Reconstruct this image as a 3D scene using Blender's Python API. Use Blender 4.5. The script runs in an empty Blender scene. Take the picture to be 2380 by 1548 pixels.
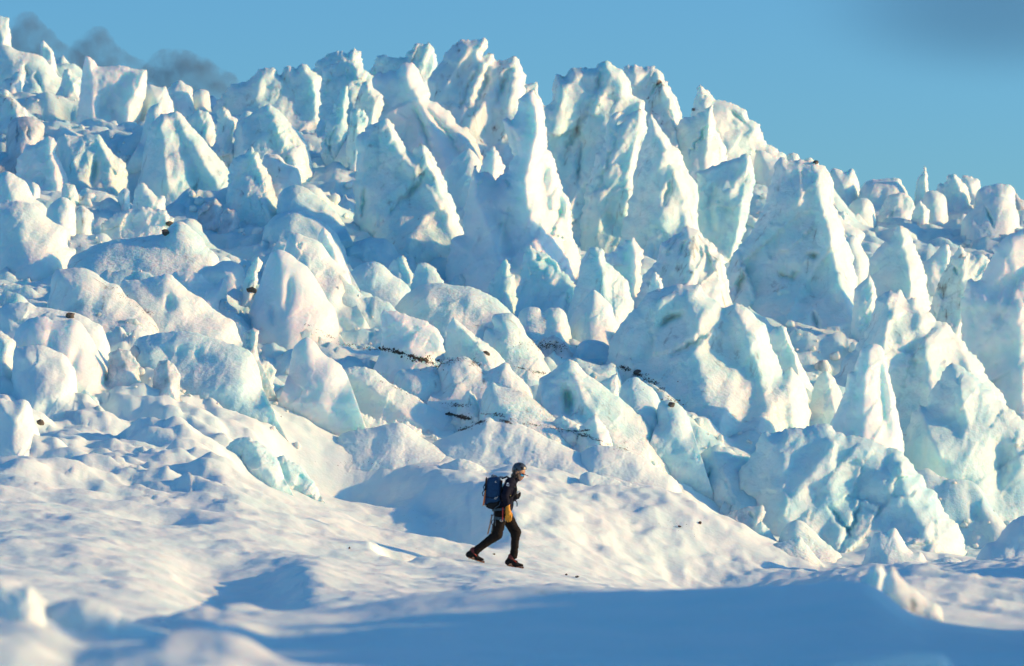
import bpy, bmesh, math, random
import numpy as np
from mathutils import Vector, Matrix, geometry

scene = bpy.context.scene
COL = scene.collection
random.seed(7)

# ------------------------------------------------------------------ camera
SF = 1.113e-4                       # tangent of the view angle for one unit of the layout grid (2380 x 1548)
PITCH = math.atan((1178 - 774) * SF)
cam_d = bpy.data.cameras.new('camera')
cam_d.sensor_width = 36.0
cam_d.lens = 36.0 / (2380 * SF)
cam_d.clip_start = 0.3
cam_d.clip_end = 20000
cam_d.dof.use_dof = True
cam_d.dof.focus_distance = 78.0
cam_d.dof.aperture_fstop = 2.4
cam = bpy.data.objects.new('camera', cam_d)
COL.objects.link(cam)
cam.rotation_euler = (math.pi / 2 + PITCH, 0, 0)
scene.camera = cam

# ------------------------------------------------------------------ sky and sun
SUN_AZ = math.radians(89)          # from +Y (view direction) clockwise towards +X
SUN_EL = math.radians(14)
world = bpy.data.worlds.new('World')
scene.world = world
world.use_nodes = True
wn = world.node_tree
wn.nodes.clear()
sky = wn.nodes.new('ShaderNodeTexSky')
sky.sky_type = 'NISHITA'
sky.sun_disc = False
sky.sun_elevation = SUN_EL
sky.sun_rotation = SUN_AZ
sky.altitude = 0
sky.air_density = 1.0
sky.dust_density = 1.0
sky.ozone_density = 6.0
hs = wn.nodes.new('ShaderNodeMixRGB')      # one even tint over the whole sky: clean cold air
hs.blend_type = 'MULTIPLY'
hs.inputs['Fac'].default_value = 1.0
hs.inputs['Color2'].default_value = (0.70, 0.92, 0.90, 1)
bg = wn.nodes.new('ShaderNodeBackground')
bg.inputs['Strength'].default_value = 0.15
wo = wn.nodes.new('ShaderNodeOutputWorld')
wn.links.new(sky.outputs[0], hs.inputs['Color1'])
wn.links.new(hs.outputs[0], bg.inputs['Color'])
wn.links.new(bg.outputs[0], wo.inputs['Surface'])
sun_d = bpy.data.lights.new('sun', 'SUN')
sun_d.energy = 3.9
sun_d.color = (1.0, 0.60, 0.24)
sun_d.angle = math.radians(1.0)
sun = bpy.data.objects.new('sun', sun_d)
COL.objects.link(sun)
sd = Vector((math.sin(SUN_AZ) * math.cos(SUN_EL), math.cos(SUN_AZ) * math.cos(SUN_EL), math.sin(SUN_EL)))
sun.rotation_euler = sd.to_track_quat('Z', 'Y').to_euler()

vs = scene.view_settings
vs.view_transform = 'Standard'
vs.look = 'None'
vs.exposure = 0.47
vs.gamma = 1.0
vs.use_curve_mapping = False
scene.render.engine = 'CYCLES'
cy = scene.cycles
cy.use_denoising = True
cy.use_adaptive_sampling = True
cy.adaptive_threshold = 0.03
cy.max_bounces = 6
cy.diffuse_bounces = 3
cy.glossy_bounces = 2
cy.transmission_bounces = 2
cy.volume_bounces = 1
cy.sample_clamp_indirect = 8

# ------------------------------------------------------------------ layout helpers
CP, SP = math.cos(PITCH), math.sin(PITCH)
def unproject(fx, fy, Y):
    """Point at forward distance Y that lies on the sight line through layout point (fx, fy)."""
    fx = np.asarray(fx, float); fy = np.asarray(fy, float); Y = np.asarray(Y, float)
    u = (fx - 1190) * SF; v = (774 - fy) * SF
    yy = CP - SP * v; zz = SP + CP * v
    return np.stack([u / yy * Y, Y * np.ones_like(u), zz / yy * Y], -1)

def ground_z(fy, Y):
    v = (774 - fy) * SF
    return (SP + CP * v) / (CP - SP * v) * Y

# ------------------------------------------------------------------ noise
def _hash(ix, iy, iz, seed):
    h = (ix.astype(np.int64) * 374761393 + iy.astype(np.int64) * 668265263 + iz.astype(np.int64) * 2147483647 + seed * 1274126177) & 0xffffffff
    h = ((h ^ (h >> 13)) * 1274126177) & 0xffffffff
    h = ((h ^ (h >> 16)) * 2246822519) & 0xffffffff
    return (h ^ (h >> 15)) & 0xffffffff
_G = np.array([(1,1,0),(-1,1,0),(1,-1,0),(-1,-1,0),(1,0,1),(-1,0,1),(1,0,-1),(-1,0,-1),(0,1,1),(0,-1,1),(0,1,-1),(0,-1,-1)], float)
def perlin(p, seed=0):
    i = np.floor(p).astype(np.int64); f = p - i
    w = f * f * f * (f * (f * 6 - 15) + 10)
    out = 0
    for dx in (0, 1):
        wx = w[:, 0] if dx else 1 - w[:, 0]
        for dy in (0, 1):
            wy = w[:, 1] if dy else 1 - w[:, 1]
            for dz in (0, 1):
                wz = w[:, 2] if dz else 1 - w[:, 2]
                g = _G[_hash(i[:, 0] + dx, i[:, 1] + dy, i[:, 2] + dz, seed) % 12]
                out = out + wx * wy * wz * ((f[:, 0] - dx) * g[:, 0] + (f[:, 1] - dy) * g[:, 1] + (f[:, 2] - dz) * g[:, 2])
    return out
def fbm(p, octv=4, seed=0, gain=0.5, lac=2.03):
    a, s, o = 1.0, 0.0, 0.0
    for k in range(octv):
        o = o + a * perlin(p * (lac ** k) + 17.3 * k, seed + k); a *= gain
    return o
def ridged(p, octv=4, seed=0, gain=0.5):
    a, o = 1.0, 0.0
    for k in range(octv):
        o = o + a * (1 - 2.2 * np.abs(perlin(p * (2.07 ** k) + 9.1 * k, seed + k))); a *= gain
    return o
def cells2(p, seed=0):
    i = np.floor(p).astype(np.int64); best = np.full(len(p), 9.0)
    for dx in (-1, 0, 1):
        for dy in (-1, 0, 1):
            cx = i[:, 0] + dx; cy_ = i[:, 1] + dy
            h = _hash(cx, cy_, cx * 0, seed)
            d = (cx + (h & 1023) / 1023. - p[:, 0]) ** 2 + (cy_ + ((h >> 10) & 1023) / 1023. - p[:, 1]) ** 2
            best = np.minimum(best, d)
    return np.sqrt(best)
def masked(w, fn, P):
    """w * fn(P), evaluated only where w counts"""
    o = np.zeros(len(P)); k = np.abs(w) > 1e-3
    if k.any(): o[k] = w[k] * fn(P[k])
    return o
def cells(p, seed=0):
    """distance to the nearest jittered cell centre (scallops)"""
    i = np.floor(p).astype(np.int64); best = np.full(len(p), 9.0)
    for dx in (-1, 0, 1):
        for dy in (-1, 0, 1):
            for dz in (-1, 0, 1):
                c = i + np.array([dx, dy, dz])
                h = _hash(c[:, 0], c[:, 1], c[:, 2], seed)
                j = np.stack([(h & 1023) / 1023., ((h >> 10) & 1023) / 1023., ((h >> 20) & 1023) / 1023.], -1)
                d = ((c + j - p) ** 2).sum(1)
                best = np.minimum(best, d)
    return np.sqrt(best)
def facets(p, seed=0, tilt=0.5, step=0.25):
    """broken faces: each cell of space gets its own tilted plane and offset"""
    i = np.floor(p).astype(np.int64); best = np.full(len(p), 9.0); out = np.zeros(len(p))
    for dx in (-1, 0, 1):
        for dy in (-1, 0, 1):
            cx = i[:, 0] + dx; cy_ = i[:, 1] + dy
            h = _hash(cx, cy_, cx * 0 + 7, seed)
            qx = p[:, 0] - cx - (h & 1023) / 1023.; qy = p[:, 1] - cy_ - ((h >> 10) & 1023) / 1023.
            d = qx * qx + qy * qy
            h2 = _hash(cx, cy_, cx * 0 + 3, seed + 99)
            val = tilt * (qx * (((h2 & 1023) / 511.5) - 1) + qy * ((((h2 >> 10) & 1023) / 511.5) - 1)) + step * ((((h2 >> 20) & 1023) / 511.5) - 1)
            k = d < best
            best[k] = d[k]; out[k] = val[k]
    return out
def sstep(a, b, x):
    t = np.clip((x - a) / (b - a), 0, 1); return t * t * (3 - 2 * t)

# ------------------------------------------------------------------ mesh helpers
def mesh_from(name, V, F, smooth=True):
    me = bpy.data.meshes.new(name)
    V = np.asarray(V, np.float32)
    F = np.asarray(F, np.int32)
    n, k = F.shape
    me.vertices.add(len(V)); me.vertices.foreach_set('co', V.ravel())
    me.loops.add(n * k); me.loops.foreach_set('vertex_index', F.ravel())
    me.polygons.add(n)
    me.polygons.foreach_set('loop_start', np.arange(0, n * k, k, dtype=np.int32))
    me.polygons.foreach_set('loop_total', np.full(n, k, np.int32))
    me.polygons.foreach_set('use_smooth', np.full(n, smooth, bool))
    me.update(calc_edges=True); me.validate()
    return me
def link(name, me, mat=None, parent=None):
    o = bpy.data.objects.new(name, me)
    COL.objects.link(o)
    if mat and me is not None and len(me.materials) == 0:
        me.materials.append(mat)
    if parent:
        o.parent = parent
    return o
def tag(o, label=None, cat=None, group=None, kind=None):
    if label: o['label'] = label
    if cat: o['category'] = cat
    if group: o['group'] = group
    if kind: o['kind'] = kind
    return o

# ------------------------------------------------------------------ materials
def nodes_of(name):
    m = bpy.data.materials.new(name); m.use_nodes = True
    nt = m.node_tree
    return m, nt, nt.nodes['Principled BSDF']
def nd(nt, t, **kw):
    n = nt.nodes.new(t)
    for k, v in kw.items():
        if k.startswith('i_'):
            key = k[2:]
            key = int(key) if key.isdigit() else key.replace('_', ' ')
            n.inputs[key].default_value = v
        else:
            setattr(n, k, v)
    return n
def ramp(nt, stops):
    r = nt.nodes.new('ShaderNodeValToRGB')
    e = r.color_ramp.elements
    while len(e) < len(stops): e.new(0.5)
    for k, (p, c) in enumerate(stops):
        e[k].position = p; e[k].color = (c[0], c[1], c[2], 1)
    return r

def ice_material(name, c_lo, c_hi, dirt=0.0, sss=0.5, scale=0.45, bump=0.38, dirt_col=(0.20, 0.17, 0.14), rough=0.55, streak_ang=0.6, fine=9.0, veins=0.0):
    """weathered glacier ice: pale crust over bluer ice, faint sediment streaks, scattering inside"""
    m, nt, b = nodes_of(name)
    tc = nd(nt, 'ShaderNodeTexCoord')
    L = nt.links.new
    n1 = nd(nt, 'ShaderNodeTexNoise', i_Scale=0.9, i_Detail=3.0, i_Roughness=0.6)
    L(tc.outputs['Object'], n1.inputs['Vector'])
    r1 = ramp(nt, [(0.36, c_lo), (0.60, c_hi)])
    L(n1.outputs['Fac'], r1.inputs['Fac'])
    # streaks: noise squeezed across a tilted direction (the layering of the ice)
    mp = nd(nt, 'ShaderNodeMapping')
    mp.inputs['Rotation'].default_value = (0, streak_ang, 0)
    mp.inputs['Scale'].default_value = (2.6, 2.6, 0.35)
    L(tc.outputs['Object'], mp.inputs['Vector'])
    n2 = nd(nt, 'ShaderNodeTexNoise', i_Scale=1.3, i_Detail=4.0, i_Roughness=0.68)
    L(mp.outputs[0], n2.inputs['Vector'])
    r2 = ramp(nt, [(0.52, (0, 0, 0)), (0.80, (1, 1, 1))])
    L(n2.outputs['Fac'], r2.inputs['Fac'])
    mul = nd(nt, 'ShaderNodeMath', operation='MULTIPLY', i_1=dirt)
    L(r2.outputs[0], mul.inputs[0])
    mx = nd(nt, 'ShaderNodeMixRGB', i_Color2=(*dirt_col, 1))
    L(mul.outputs[0], mx.inputs['Fac']); L(r1.outputs[0], mx.inputs['Color1'])
    col = mx.outputs[0]
    if veins > 0:       # thin dark sediment veins along the layering
        mp2 = nd(nt, 'ShaderNodeMapping')
        mp2.inputs['Rotation'].default_value = (0, streak_ang - 0.1, 0)
        mp2.inputs['Scale'].default_value = (1.0, 1.0, 0.22)
        ad = nd(nt, 'ShaderNodeVectorMath', operation='MULTIPLY_ADD')
        ad.inputs[1].default_value = (0.55, 0.55, 0.55)
        L(n1.outputs['Color'], ad.inputs[0]); L(tc.outputs['Object'], ad.inputs[2])
        L(ad.outputs[0], mp2.inputs['Vector'])
        vo = nd(nt, 'ShaderNodeTexVoronoi', i_Scale=0.75)
        vo.feature = 'DISTANCE_TO_EDGE'
        L(mp2.outputs[0], vo.inputs['Vector'])
        mr = nd(nt, 'ShaderNodeMapRange')
        mr.inputs['From Min'].default_value = 0.0; mr.inputs['From Max'].default_value = 0.028
        mr.inputs['To Min'].default_value = veins; mr.inputs['To Max'].default_value = 0.0
        L(vo.outputs['Distance'], mr.inputs['Value'])
        mm = nd(nt, 'ShaderNodeMath', operation='MULTIPLY')
        L(mr.outputs[0], mm.inputs[0]); L(r2.outputs[0], mm.inputs[1])
        mx2 = nd(nt, 'ShaderNodeMixRGB', i_Color2=(0.16, 0.17, 0.17, 1))
        L(mm.outputs[0], mx2.inputs['Fac']); L(col, mx2.inputs['Color1'])
        col = mx2.outputs[0]
    L(col, b.inputs['Base Color'])
    b.inputs['Roughness'].default_value = rough
    b.inputs['Specular IOR Level'].default_value = 0.35
    b.inputs['IOR'].default_value = 1.31
    if sss > 0:
        b.inputs['Subsurface Weight'].default_value = sss
        b.inputs['Subsurface Radius'].default_value = (0.32, 0.80, 1.0)
        b.inputs['Subsurface Scale'].default_value = scale
        b.inputs['Subsurface Anisotropy'].default_value = 0.3
    # fine relief: grainy melt crust, pits and layer edges
    n3 = nd(nt, 'ShaderNodeTexNoise', i_Scale=fine, i_Detail=2.5, i_Roughness=0.7)
    L(tc.outputs['Object'], n3.inputs['Vector'])
    bp = nd(nt, 'ShaderNodeBump', i_Strength=bump, i_Distance=0.10)
    L(n3.outputs['Fac'], bp.inputs['Height'])
    L(bp.outputs[0], b.inputs['Normal'])
    return m

M = {}
M['ice'] = ice_material('glacier_ice', (0.59, 0.87, 0.87), (0.82, 0.93, 0.89), dirt=0.16, veins=0.9)
M['pale'] = ice_material('pale_ice', (0.69, 0.90, 0.88), (0.86, 0.94, 0.89), dirt=0.08, bump=0.28)
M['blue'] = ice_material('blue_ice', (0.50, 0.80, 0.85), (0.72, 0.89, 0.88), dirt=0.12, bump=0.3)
M['green'] = ice_material('translucent_ice', (0.74, 0.88, 0.87), (0.90, 0.93, 0.90), dirt=0.05, sss=0.7, scale=0.6, bump=0.14, rough=0.4)
M['dirty'] = ice_material('sediment_ice', (0.46, 0.55, 0.58), (0.74, 0.79, 0.80), dirt=0.5)
M['streak'] = ice_material('streaked_ice', (0.69, 0.87, 0.86), (0.83, 0.91, 0.88), dirt=0.42, veins=1.6, bump=0.26)
M['snow'] = ice_material('snow_crust', (0.72, 0.91, 0.89), (0.82, 0.93, 0.90), dirt=0.03, sss=0.25, scale=0.2, bump=0.16, rough=0.7, fine=5.0)

def plain(name, col, rough=0.6, metal=0.0, var=0.15, scale=30.0, bump=0.1, sheen=0.0, coat=0.0):
    m, nt, b = nodes_of(name)
    L = nt.links.new
    tc = nd(nt, 'ShaderNodeTexCoord')
    n = nd(nt, 'ShaderNodeTexNoise', i_Scale=scale, i_Detail=5.0)
    L(tc.outputs['Object'], n.inputs['Vector'])
    lo = tuple(c * (1 - var) for c in col); hi = tuple(min(1, c * (1 + var)) for c in col)
    r = ramp(nt, [(0.3, lo), (0.7, hi)])
    L(n.outputs['Fac'], r.inputs['Fac']); L(r.outputs[0], b.inputs['Base Color'])
    b.inputs['Roughness'].default_value = rough
    b.inputs['Metallic'].default_value = metal
    b.inputs['Coat Weight'].default_value = coat
    b.inputs['Sheen Weight'].default_value = sheen
    if bump:
        bp = nd(nt, 'ShaderNodeBump', i_Strength=bump, i_Distance=0.01)
        L(n.outputs['Fac'], bp.inputs['Height']); L(bp.outputs[0], b.inputs['Normal'])
    return m
M['rock'] = plain('dark_rock', (0.10, 0.088, 0.076), 0.85, var=0.5, scale=14, bump=0.6)
M['grit'] = plain('black_grit', (0.075, 0.060, 0.048), 0.95, var=0.5, scale=20, bump=0.3)
# ------------------------------------------------------------------ seracs and ice blocks: one solid each
def parse(s):
    return np.array([[float(t) for t in p.split(',')] for p in s.split()])
def resample(P, sp):
    seg = np.linalg.norm(np.diff(P, axis=0), axis=1)
    s = np.concatenate([[0], np.cumsum(seg)])
    n = max(4, int(round(s[-1] / sp)))
    t = np.linspace(0, s[-1], n + 1)
    return np.stack([np.interp(t, s, P[:, 0]), np.interp(t, s, P[:, 1])], -1)
def catmull(P, k=6):
    Q = np.concatenate([[2 * P[0] - P[1]], P, [2 * P[-1] - P[-2]]])
    out = []
    for i in range(1, len(Q) - 2):
        for t in np.arange(k) / k:
            a, b, c, d = Q[i-1], Q[i], Q[i+1], Q[i+2]
            out.append(0.5 * (2*b + (c - a)*t + (2*a - 5*b + 4*c - d)*t*t + (3*b - a - 3*c + d)*t**3))
    out.append(P[-1])
    return np.array(out)
def inside(P, poly):
    x, y = P[:, 0], P[:, 1]; r = np.zeros(len(P), bool)
    n = len(poly)
    for i in range(n):
        x1, y1 = poly[i]; x2, y2 = poly[(i + 1) % n]
        if y1 == y2: continue
        c = ((y1 > y) != (y2 > y)) & (x < (x2 - x1) * (y - y1) / (y2 - y1) + x1)
        r ^= c
    return r
def near(P, Q):
    """distance from each P to the sampled line Q and index of the nearest sample"""
    c = Q.mean(0); P = (P - c).astype(np.float32); Q = (Q - c).astype(np.float32)
    q2 = (Q ** 2).sum(1); d = np.empty(len(P)); k = np.empty(len(P), int)
    for s in range(0, len(P), 2000):
        A = P[s:s+2000]
        D = q2[None] - 2 * (A @ Q.T)
        kk = D.argmin(1); k[s:s+2000] = kk
        d[s:s+2000] = np.sqrt(((A - Q[kk]) ** 2).sum(1))
    return d, k

N_SERAC = [0]
QUEUE = []
def serac(name, label, cat, Y, pts, **k): QUEUE.append((name, label, cat, Y, pts, k))
def build_serac(name, label, cat, Y, pts, style='fin', ridge=None, mat='ice', depth=0.42, jag=1.0, lean=None, ext=30, groove=None, group=None,
          streak=1.0, rf=0.66, crisp=1.0, lump=1.0, res=1.0, gd=1.0):
    """A solid body of ice: crest line pts (left foot, crest, right foot), standing at distance Y.
    ridge: lines where the face stands out towards the viewer; groove: lines where it is cut back."""
    N_SERAC[0] += 1
    if lean is None: lean = {'fin': 0.32, 'block': 0.50, 'round': 0.70, 'mound': 1.0}[style] * (1.0 if Y > 60 else 0.8)
    seed = 100 + N_SERAC[0] * 13
    rng = np.random.RandomState(seed)
    O = parse(pts)
    area = 0.5 * abs(np.dot(O[:, 0], np.roll(O[:, 1], 1)) - np.dot(O[:, 1], np.roll(O[:, 0], 1)))
    sp = float(np.clip(math.sqrt(area / 2750.0), 2.3, 5.0)) * res
    if style in ('round', 'mound'):
        O = catmull(O)
    C = resample(O, sp * 0.8)
    # broken crest: fractal offset along the line normal
    tg = np.gradient(C, axis=0); nn = np.stack([-tg[:, 1], tg[:, 0]], -1); nn /= np.linalg.norm(nn, axis=1)[:, None] + 1e-9
    s3 = np.stack([C[:, 0], C[:, 1], np.zeros(len(C))], -1)
    size = math.sqrt(area)
    j1 = {'fin': 0.032, 'block': 0.024, 'round': 0.014, 'mound': 0.008}[style] * jag
    off = size * j1 * (1.1 * fbm(s3 / (size * 0.20), 3, seed)) + 3.0 * j1 / 0.03 * 0.8 * fbm(s3 / 9.0, 3, seed + 5)
    off = off + (1.9 if style == 'fin' else 0.9 if style == 'block' else 0.25) * min(jag, 1.2) * facets(C / 7.0, seed + 3, 0.9, 0.7)
    fade = np.minimum(np.arange(len(C)), np.arange(len(C))[::-1]) / 6.0
    C = C + nn * (off * np.clip(fade, 0, 1))[:, None]
    nsil = len(C)
    # foot, sunk into the ground
    xs = np.linspace(C[0, 0], C[-1, 0], 15); by = np.linspace(C[0, 1], C[-1, 1], 15)
    back_ = min(2.2, 0.55 * (abs(C[-1, 0] - C[0, 0]) + 20) * SF * Y)
    need = max((ground_row(xs, Y - t_) - by).max() for t_ in (0, 0.5 * back_, back_)) + 45
    ext = float(np.clip(max(ext, need), 10, 220))
    fl = min(0.55 * ext, 60) if Y > 60 else 0.2 * ext
    bl = resample(np.array([C[-1], C[-1] + [fl, ext]]), sp)[1:]
    bm = resample(np.array([C[-1] + [fl, ext], C[0] + [-fl, ext]]), sp)[1:]
    br = resample(np.array([C[0] + [-fl, ext], C[0]]), sp)[1:-1]
    poly = np.concatenate([C, bl, bm, br])
    lo, hi = poly.min(0), poly.max(0)
    gx, gy = np.meshgrid(np.arange(lo[0], hi[0], sp), np.arange(lo[1], hi[1], sp * 0.866))
    gx = gx + (np.arange(gx.shape[0]) % 2)[:, None] * sp * 0.5
    G = np.stack([gx.ravel(), gy.ravel()], -1) + rng.uniform(-0.2, 0.2, (gx.size, 2)) * sp
    G = G[inside(G, poly)]
    if len(G):
        dg, _ = near(G, poly); G = G[dg > 0.55 * sp]
    rlines = []
    apex = C[C[:, 1].argmin()]
    wid = hi[0] - lo[0]
    base_y = max(C[0, 1], C[-1, 1])
    if ridge is None and style in ('fin', 'block'):
        ex = lo[0] + wid * rf
        mid = (apex + np.array([ex, base_y])) / 2 + np.array([rng.uniform(-.05, .05) * wid, 0])
        ridge = ['%f,%f %f,%f %f,%f' % (apex[0], apex[1] + 2, mid[0], mid[1], ex, base_y + ext * 0.6)]
    elif isinstance(ridge, str):
        ridge = [ridge]
    extra = []
    for rl in ridge or []:
        r = resample(parse(rl), sp * 1.0)
        r = r + np.stack([1.1 * sp * fbm(np.stack([r[:, 0], r[:, 1], 0 * r[:, 0]], -1) / 22.0, 2, seed + 9), 0 * r[:, 0]], -1)
        rlines.append(r)
    allv = np.concatenate([poly, G])
    np_ = len(poly)
    verts = [Vector((float(a), float(-b))) for a, b in allv]
    edges = [(i, (i + 1) % np_) for i in range(np_)]
    ov, _, of, orig, _, _ = geometry.delaunay_2d_cdt(verts, edges, [], 1, 1e-4)
    Q = np.array([(v.x, -v.y) for v in ov])
    F = np.array([f for f in of if len(f) == 3], int)
    isil = np.array([any(k < nsil for k in o_) for o_ in orig])
    # sizes in metres
    mpp = SF * Y
    W = wid * mpp; H = (base_y - apex[1]) * mpp
    S = min(W, 1.6 * H)
    d, _ = near(Q, C)
    dm = d * mpp
    Tmax = depth * S
    T = np.zeros(len(Q))
    if rlines:
        for r in rlines:
            dr, k = near(Q, r)
            f = (r[:, 1] - r[0, 1]) / max(1e-6, (r[-1, 1] - r[0, 1]))
            Tr = Tmax * (0.10 + 0.90 * np.clip(f[k], 0, 1) ** 0.8)
            T = np.maximum(T, Tr * d / (d + dr + 1e-6))
    if style in ('round', 'mound'):
        R = 0.5 * S
        q = np.clip(dm / R, 0, 1)
        T = np.maximum(T, Tmax * np.sqrt(1 - (1 - q) ** 2))
    # the foot spreads out to join the ice round it
    hb = (base_y - Q[:, 1]) * mpp
    T = T + 0.30 * S * (1 - sstep(-0.05 * S, 0.45 * S, hb)) ** 2 * np.clip(dm / (0.2 * S), 0, 1)
    # rounded shoulder along the whole crest
    R = (0.035 if style in ('fin', 'block') else 0.12) * S
    q = np.clip(dm / R, 0, 1)
    T = T + 0.8 * R * np.sqrt(1 - (1 - q) ** 2)
    if style == 'block':
        px = (Q - np.array([(lo[0] + hi[0]) / 2, (lo[1] + hi[1]) / 2])) * mpp / S
        for _ in range(5):
            a = rng.uniform(0, 2 * math.pi); g = rng.uniform(0.3, 1.1)
            pl = S * (rng.uniform(0.30, 0.48) * depth / 0.42 + g * 0.5 * (math.cos(a) * px[:, 0] + math.sin(a) * px[:, 1]))
            T = np.minimum(T, np.maximum(pl, 0.02 * S))
    # weather the shape: worn arêtes, melted edges
    E = np.unique(np.sort(np.concatenate([F[:, [0, 1]], F[:, [1, 2]], F[:, [2, 0]]]), axis=1), axis=0)
    nv = len(Q); deg = np.bincount(E.ravel(), minlength=nv)
    for _ in range({'fin': 3, 'block': 3, 'round': 22, 'mound': 40}[style]):
        a_ = (np.bincount(E[:, 0], T[E[:, 1]], nv) + np.bincount(E[:, 1], T[E[:, 0]], nv)) / np.maximum(deg, 1)
        T = np.where(isil, T, 0.25 * T + 0.75 * a_)
    P3 = np.stack([(Q[:, 0] - 1190) * mpp, np.full(len(Q), Y * 0.1), (1178 - Q[:, 1]) * mpp], -1)
    w = sstep(0, 0.22 * S, dm)
    wn_ = sstep(0, 0.05 * S + 0.02, dm)
    # layering of the ice, leaning up to the right
    ca, sa = math.cos(1.02), math.sin(1.02)
    along = P3[:, 0] * ca + P3[:, 2] * sa; across = -P3[:, 0] * sa + P3[:, 2] * ca
    st = {'fin': 1.0, 'block': 0.5, 'round': 0.25, 'mound': 0.10}[style] * streak
    L = S ** 0.8
    B = np.stack([across * 1.15 / L * 2.2, along * 0.22 / L * 2.2, P3[:, 1]], -1)
    T = T + st * 0.055 * L * wn_ * ridged(B, 2, seed + 21, 0.5)
    # broad hollows, then smaller lumps and scallops
    T = T + lump * 0.12 * L * w * fbm(P3 / L * 1.6 + 2.2, 2, seed + 31)
    T = T + lump * 0.028 * L * wn_ * fbm(P3 / L * 4.5, 2, seed + 41)
    T = T - 0.030 * L * wn_ * (cells(P3 / L * 2.8, seed + 51) - 0.5) * (1.0 if style != 'mound' else 0.4)
    # fracture faces, large and small, broken along the layering
    fk = {'fin': 1.35, 'block': 1.35, 'round': 0.45, 'mound': 0.12}[style] * crisp
    fp = np.stack([across, along * 0.55], -1) / L
    patchy = 0.35 + 0.65 * sstep(-0.15, 0.25, fbm(P3 / L * 1.3 + 7, 2, seed + 81))
    T = T + fk * patchy * wn_ * L * (0.055 * facets(fp * 3.2, seed + 83, 1.0, 0.35) + 0.026 * facets(fp * 8.5 + 3, seed + 85, 1.0, 0.4))
    T = T + (0.016 if style in ('fin', 'block') else 0.009) * L ** 0.5 * wn_ * fbm(P3 * 3.6, 3, seed + 61, 0.6)
    for gl in ([groove] if isinstance(groove, str) else groove or []):
        wide = gl[0] == '~'
        g = resample(parse(gl.lstrip('~')), sp * 0.7)
        t = np.linspace(0, 1, len(g))
        if not wide:                     # a crack: wandering, thin, tapering out at both ends
            wob = fbm(np.stack([g[:, 0] / 16, g[:, 1] / 16, 0 * t], -1), 3, seed + 71)
            g = g + np.stack([wob, 0.5 * wob], -1) * 7
        dg, k = near(Q, g)
        prof = np.sin(math.pi * np.clip(0.05 + 0.92 * t, 0, 1)) ** 0.8
        if wide:
            T = T - gd * 0.085 * S * prof[k] * np.exp(-(dg / (0.055 * size)) ** 2) * wn_
        else:
            gw = sp * (0.55 + 0.75 * prof[k])
            T = T - gd * 0.075 * S * prof[k] * np.exp(-(dg / gw) ** 2) * wn_
    Yb = Y + lean * np.clip((base_y - Q[:, 1]) * mpp, -0.5, None)
    tops = unproject(Q[:, 0], Q[:, 1], Yb - np.where(isil, 0, T))
    # orient: front faces look towards -Y
    a, b_, c = Q[F[:, 0]], Q[F[:, 1]], Q[F[:, 2]]
    cr = (b_[:, 0] - a[:, 0]) * (c[:, 1] - a[:, 1]) - (b_[:, 1] - a[:, 1]) * (c[:, 0] - a[:, 0])
    F[cr > 0] = F[cr > 0][:, ::-1]
    # far side: the same rim with a coarser sheet
    rim = np.array([o_[0] if o_ else -1 for o_ in orig])
    where = {int(r): i for i, r in enumerate(rim) if 0 <= r < np_}
    ring = [where[i] for i in range(np_) if i in where]
    G2_ = G[rng.uniform(0, 1, len(G)) < 0.16]
    bv = np.concatenate([Q[ring], G2_])
    bver, _, bf, borig, _, _ = geometry.delaunay_2d_cdt([Vector((float(x), float(-y))) for x, y in bv], [(i, (i + 1) % len(ring)) for i in range(len(ring))], [], 1, 1e-4)
    BQ = np.array([(v.x, -v.y) for v in bver]); BF = np.array([f for f in bf if len(f) == 3], int)
    db, _ = near(BQ, C)
    Bb = np.minimum(0.9 * db * mpp, 0.35 * S) + 0.02 * S
    Ybb = Y + lean * np.clip((base_y - BQ[:, 1]) * mpp, -0.5, None)
    bpos = unproject(BQ[:, 0], BQ[:, 1], Ybb + Bb)
    bidx = np.empty(len(BQ), int); extra_v = []
    for i, o_ in enumerate(borig):
        if o_ and o_[0] < len(ring):
            bidx[i] = ring[o_[0]]
        else:
            bidx[i] = len(Q) + len(extra_v); extra_v.append(bpos[i])
    a, b_, c = BQ[BF[:, 0]], BQ[BF[:, 1]], BQ[BF[:, 2]]
    cr = (b_[:, 0] - a[:, 0]) * (c[:, 1] - a[:, 1]) - (b_[:, 1] - a[:, 1]) * (c[:, 0] - a[:, 0])
    BF[cr < 0] = BF[cr < 0][:, ::-1]
    V = np.concatenate([tops, np.array(extra_v).reshape(-1, 3)])
    FA = np.concatenate([F, bidx[BF]])
    foot = unproject((C[0, 0] + C[-1, 0]) / 2, base_y, Y)
    o = link(name, mesh_from(name, V - foot, FA), M[mat])
    o.location = foot
    tag(o, label, cat, group)
    return o
G1 = 'seracs standing along the skyline of the icefall'
G2 = 'seracs standing in the icefall'
G3 = 'ice blocks lying in the icefall'
G4 = 'rounded ice mounds below the icefall'
def SER(Y, pts, label, name='ice_serac', cat='serac', group=G2, **k): return serac(name, label, cat, Y, pts, group=group, **k)
def BLK(Y, pts, label, name='ice_block', cat='ice block', style='block', group=G3, **k): return serac(name, label, cat, Y, pts, style=style, group=group, **k)
def MND(Y, pts, label, name='ice_mound', cat='ice mound', style='round', group=G4, **k): return serac(name, label, cat, Y, pts, style=style, group=group, **k)

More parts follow.
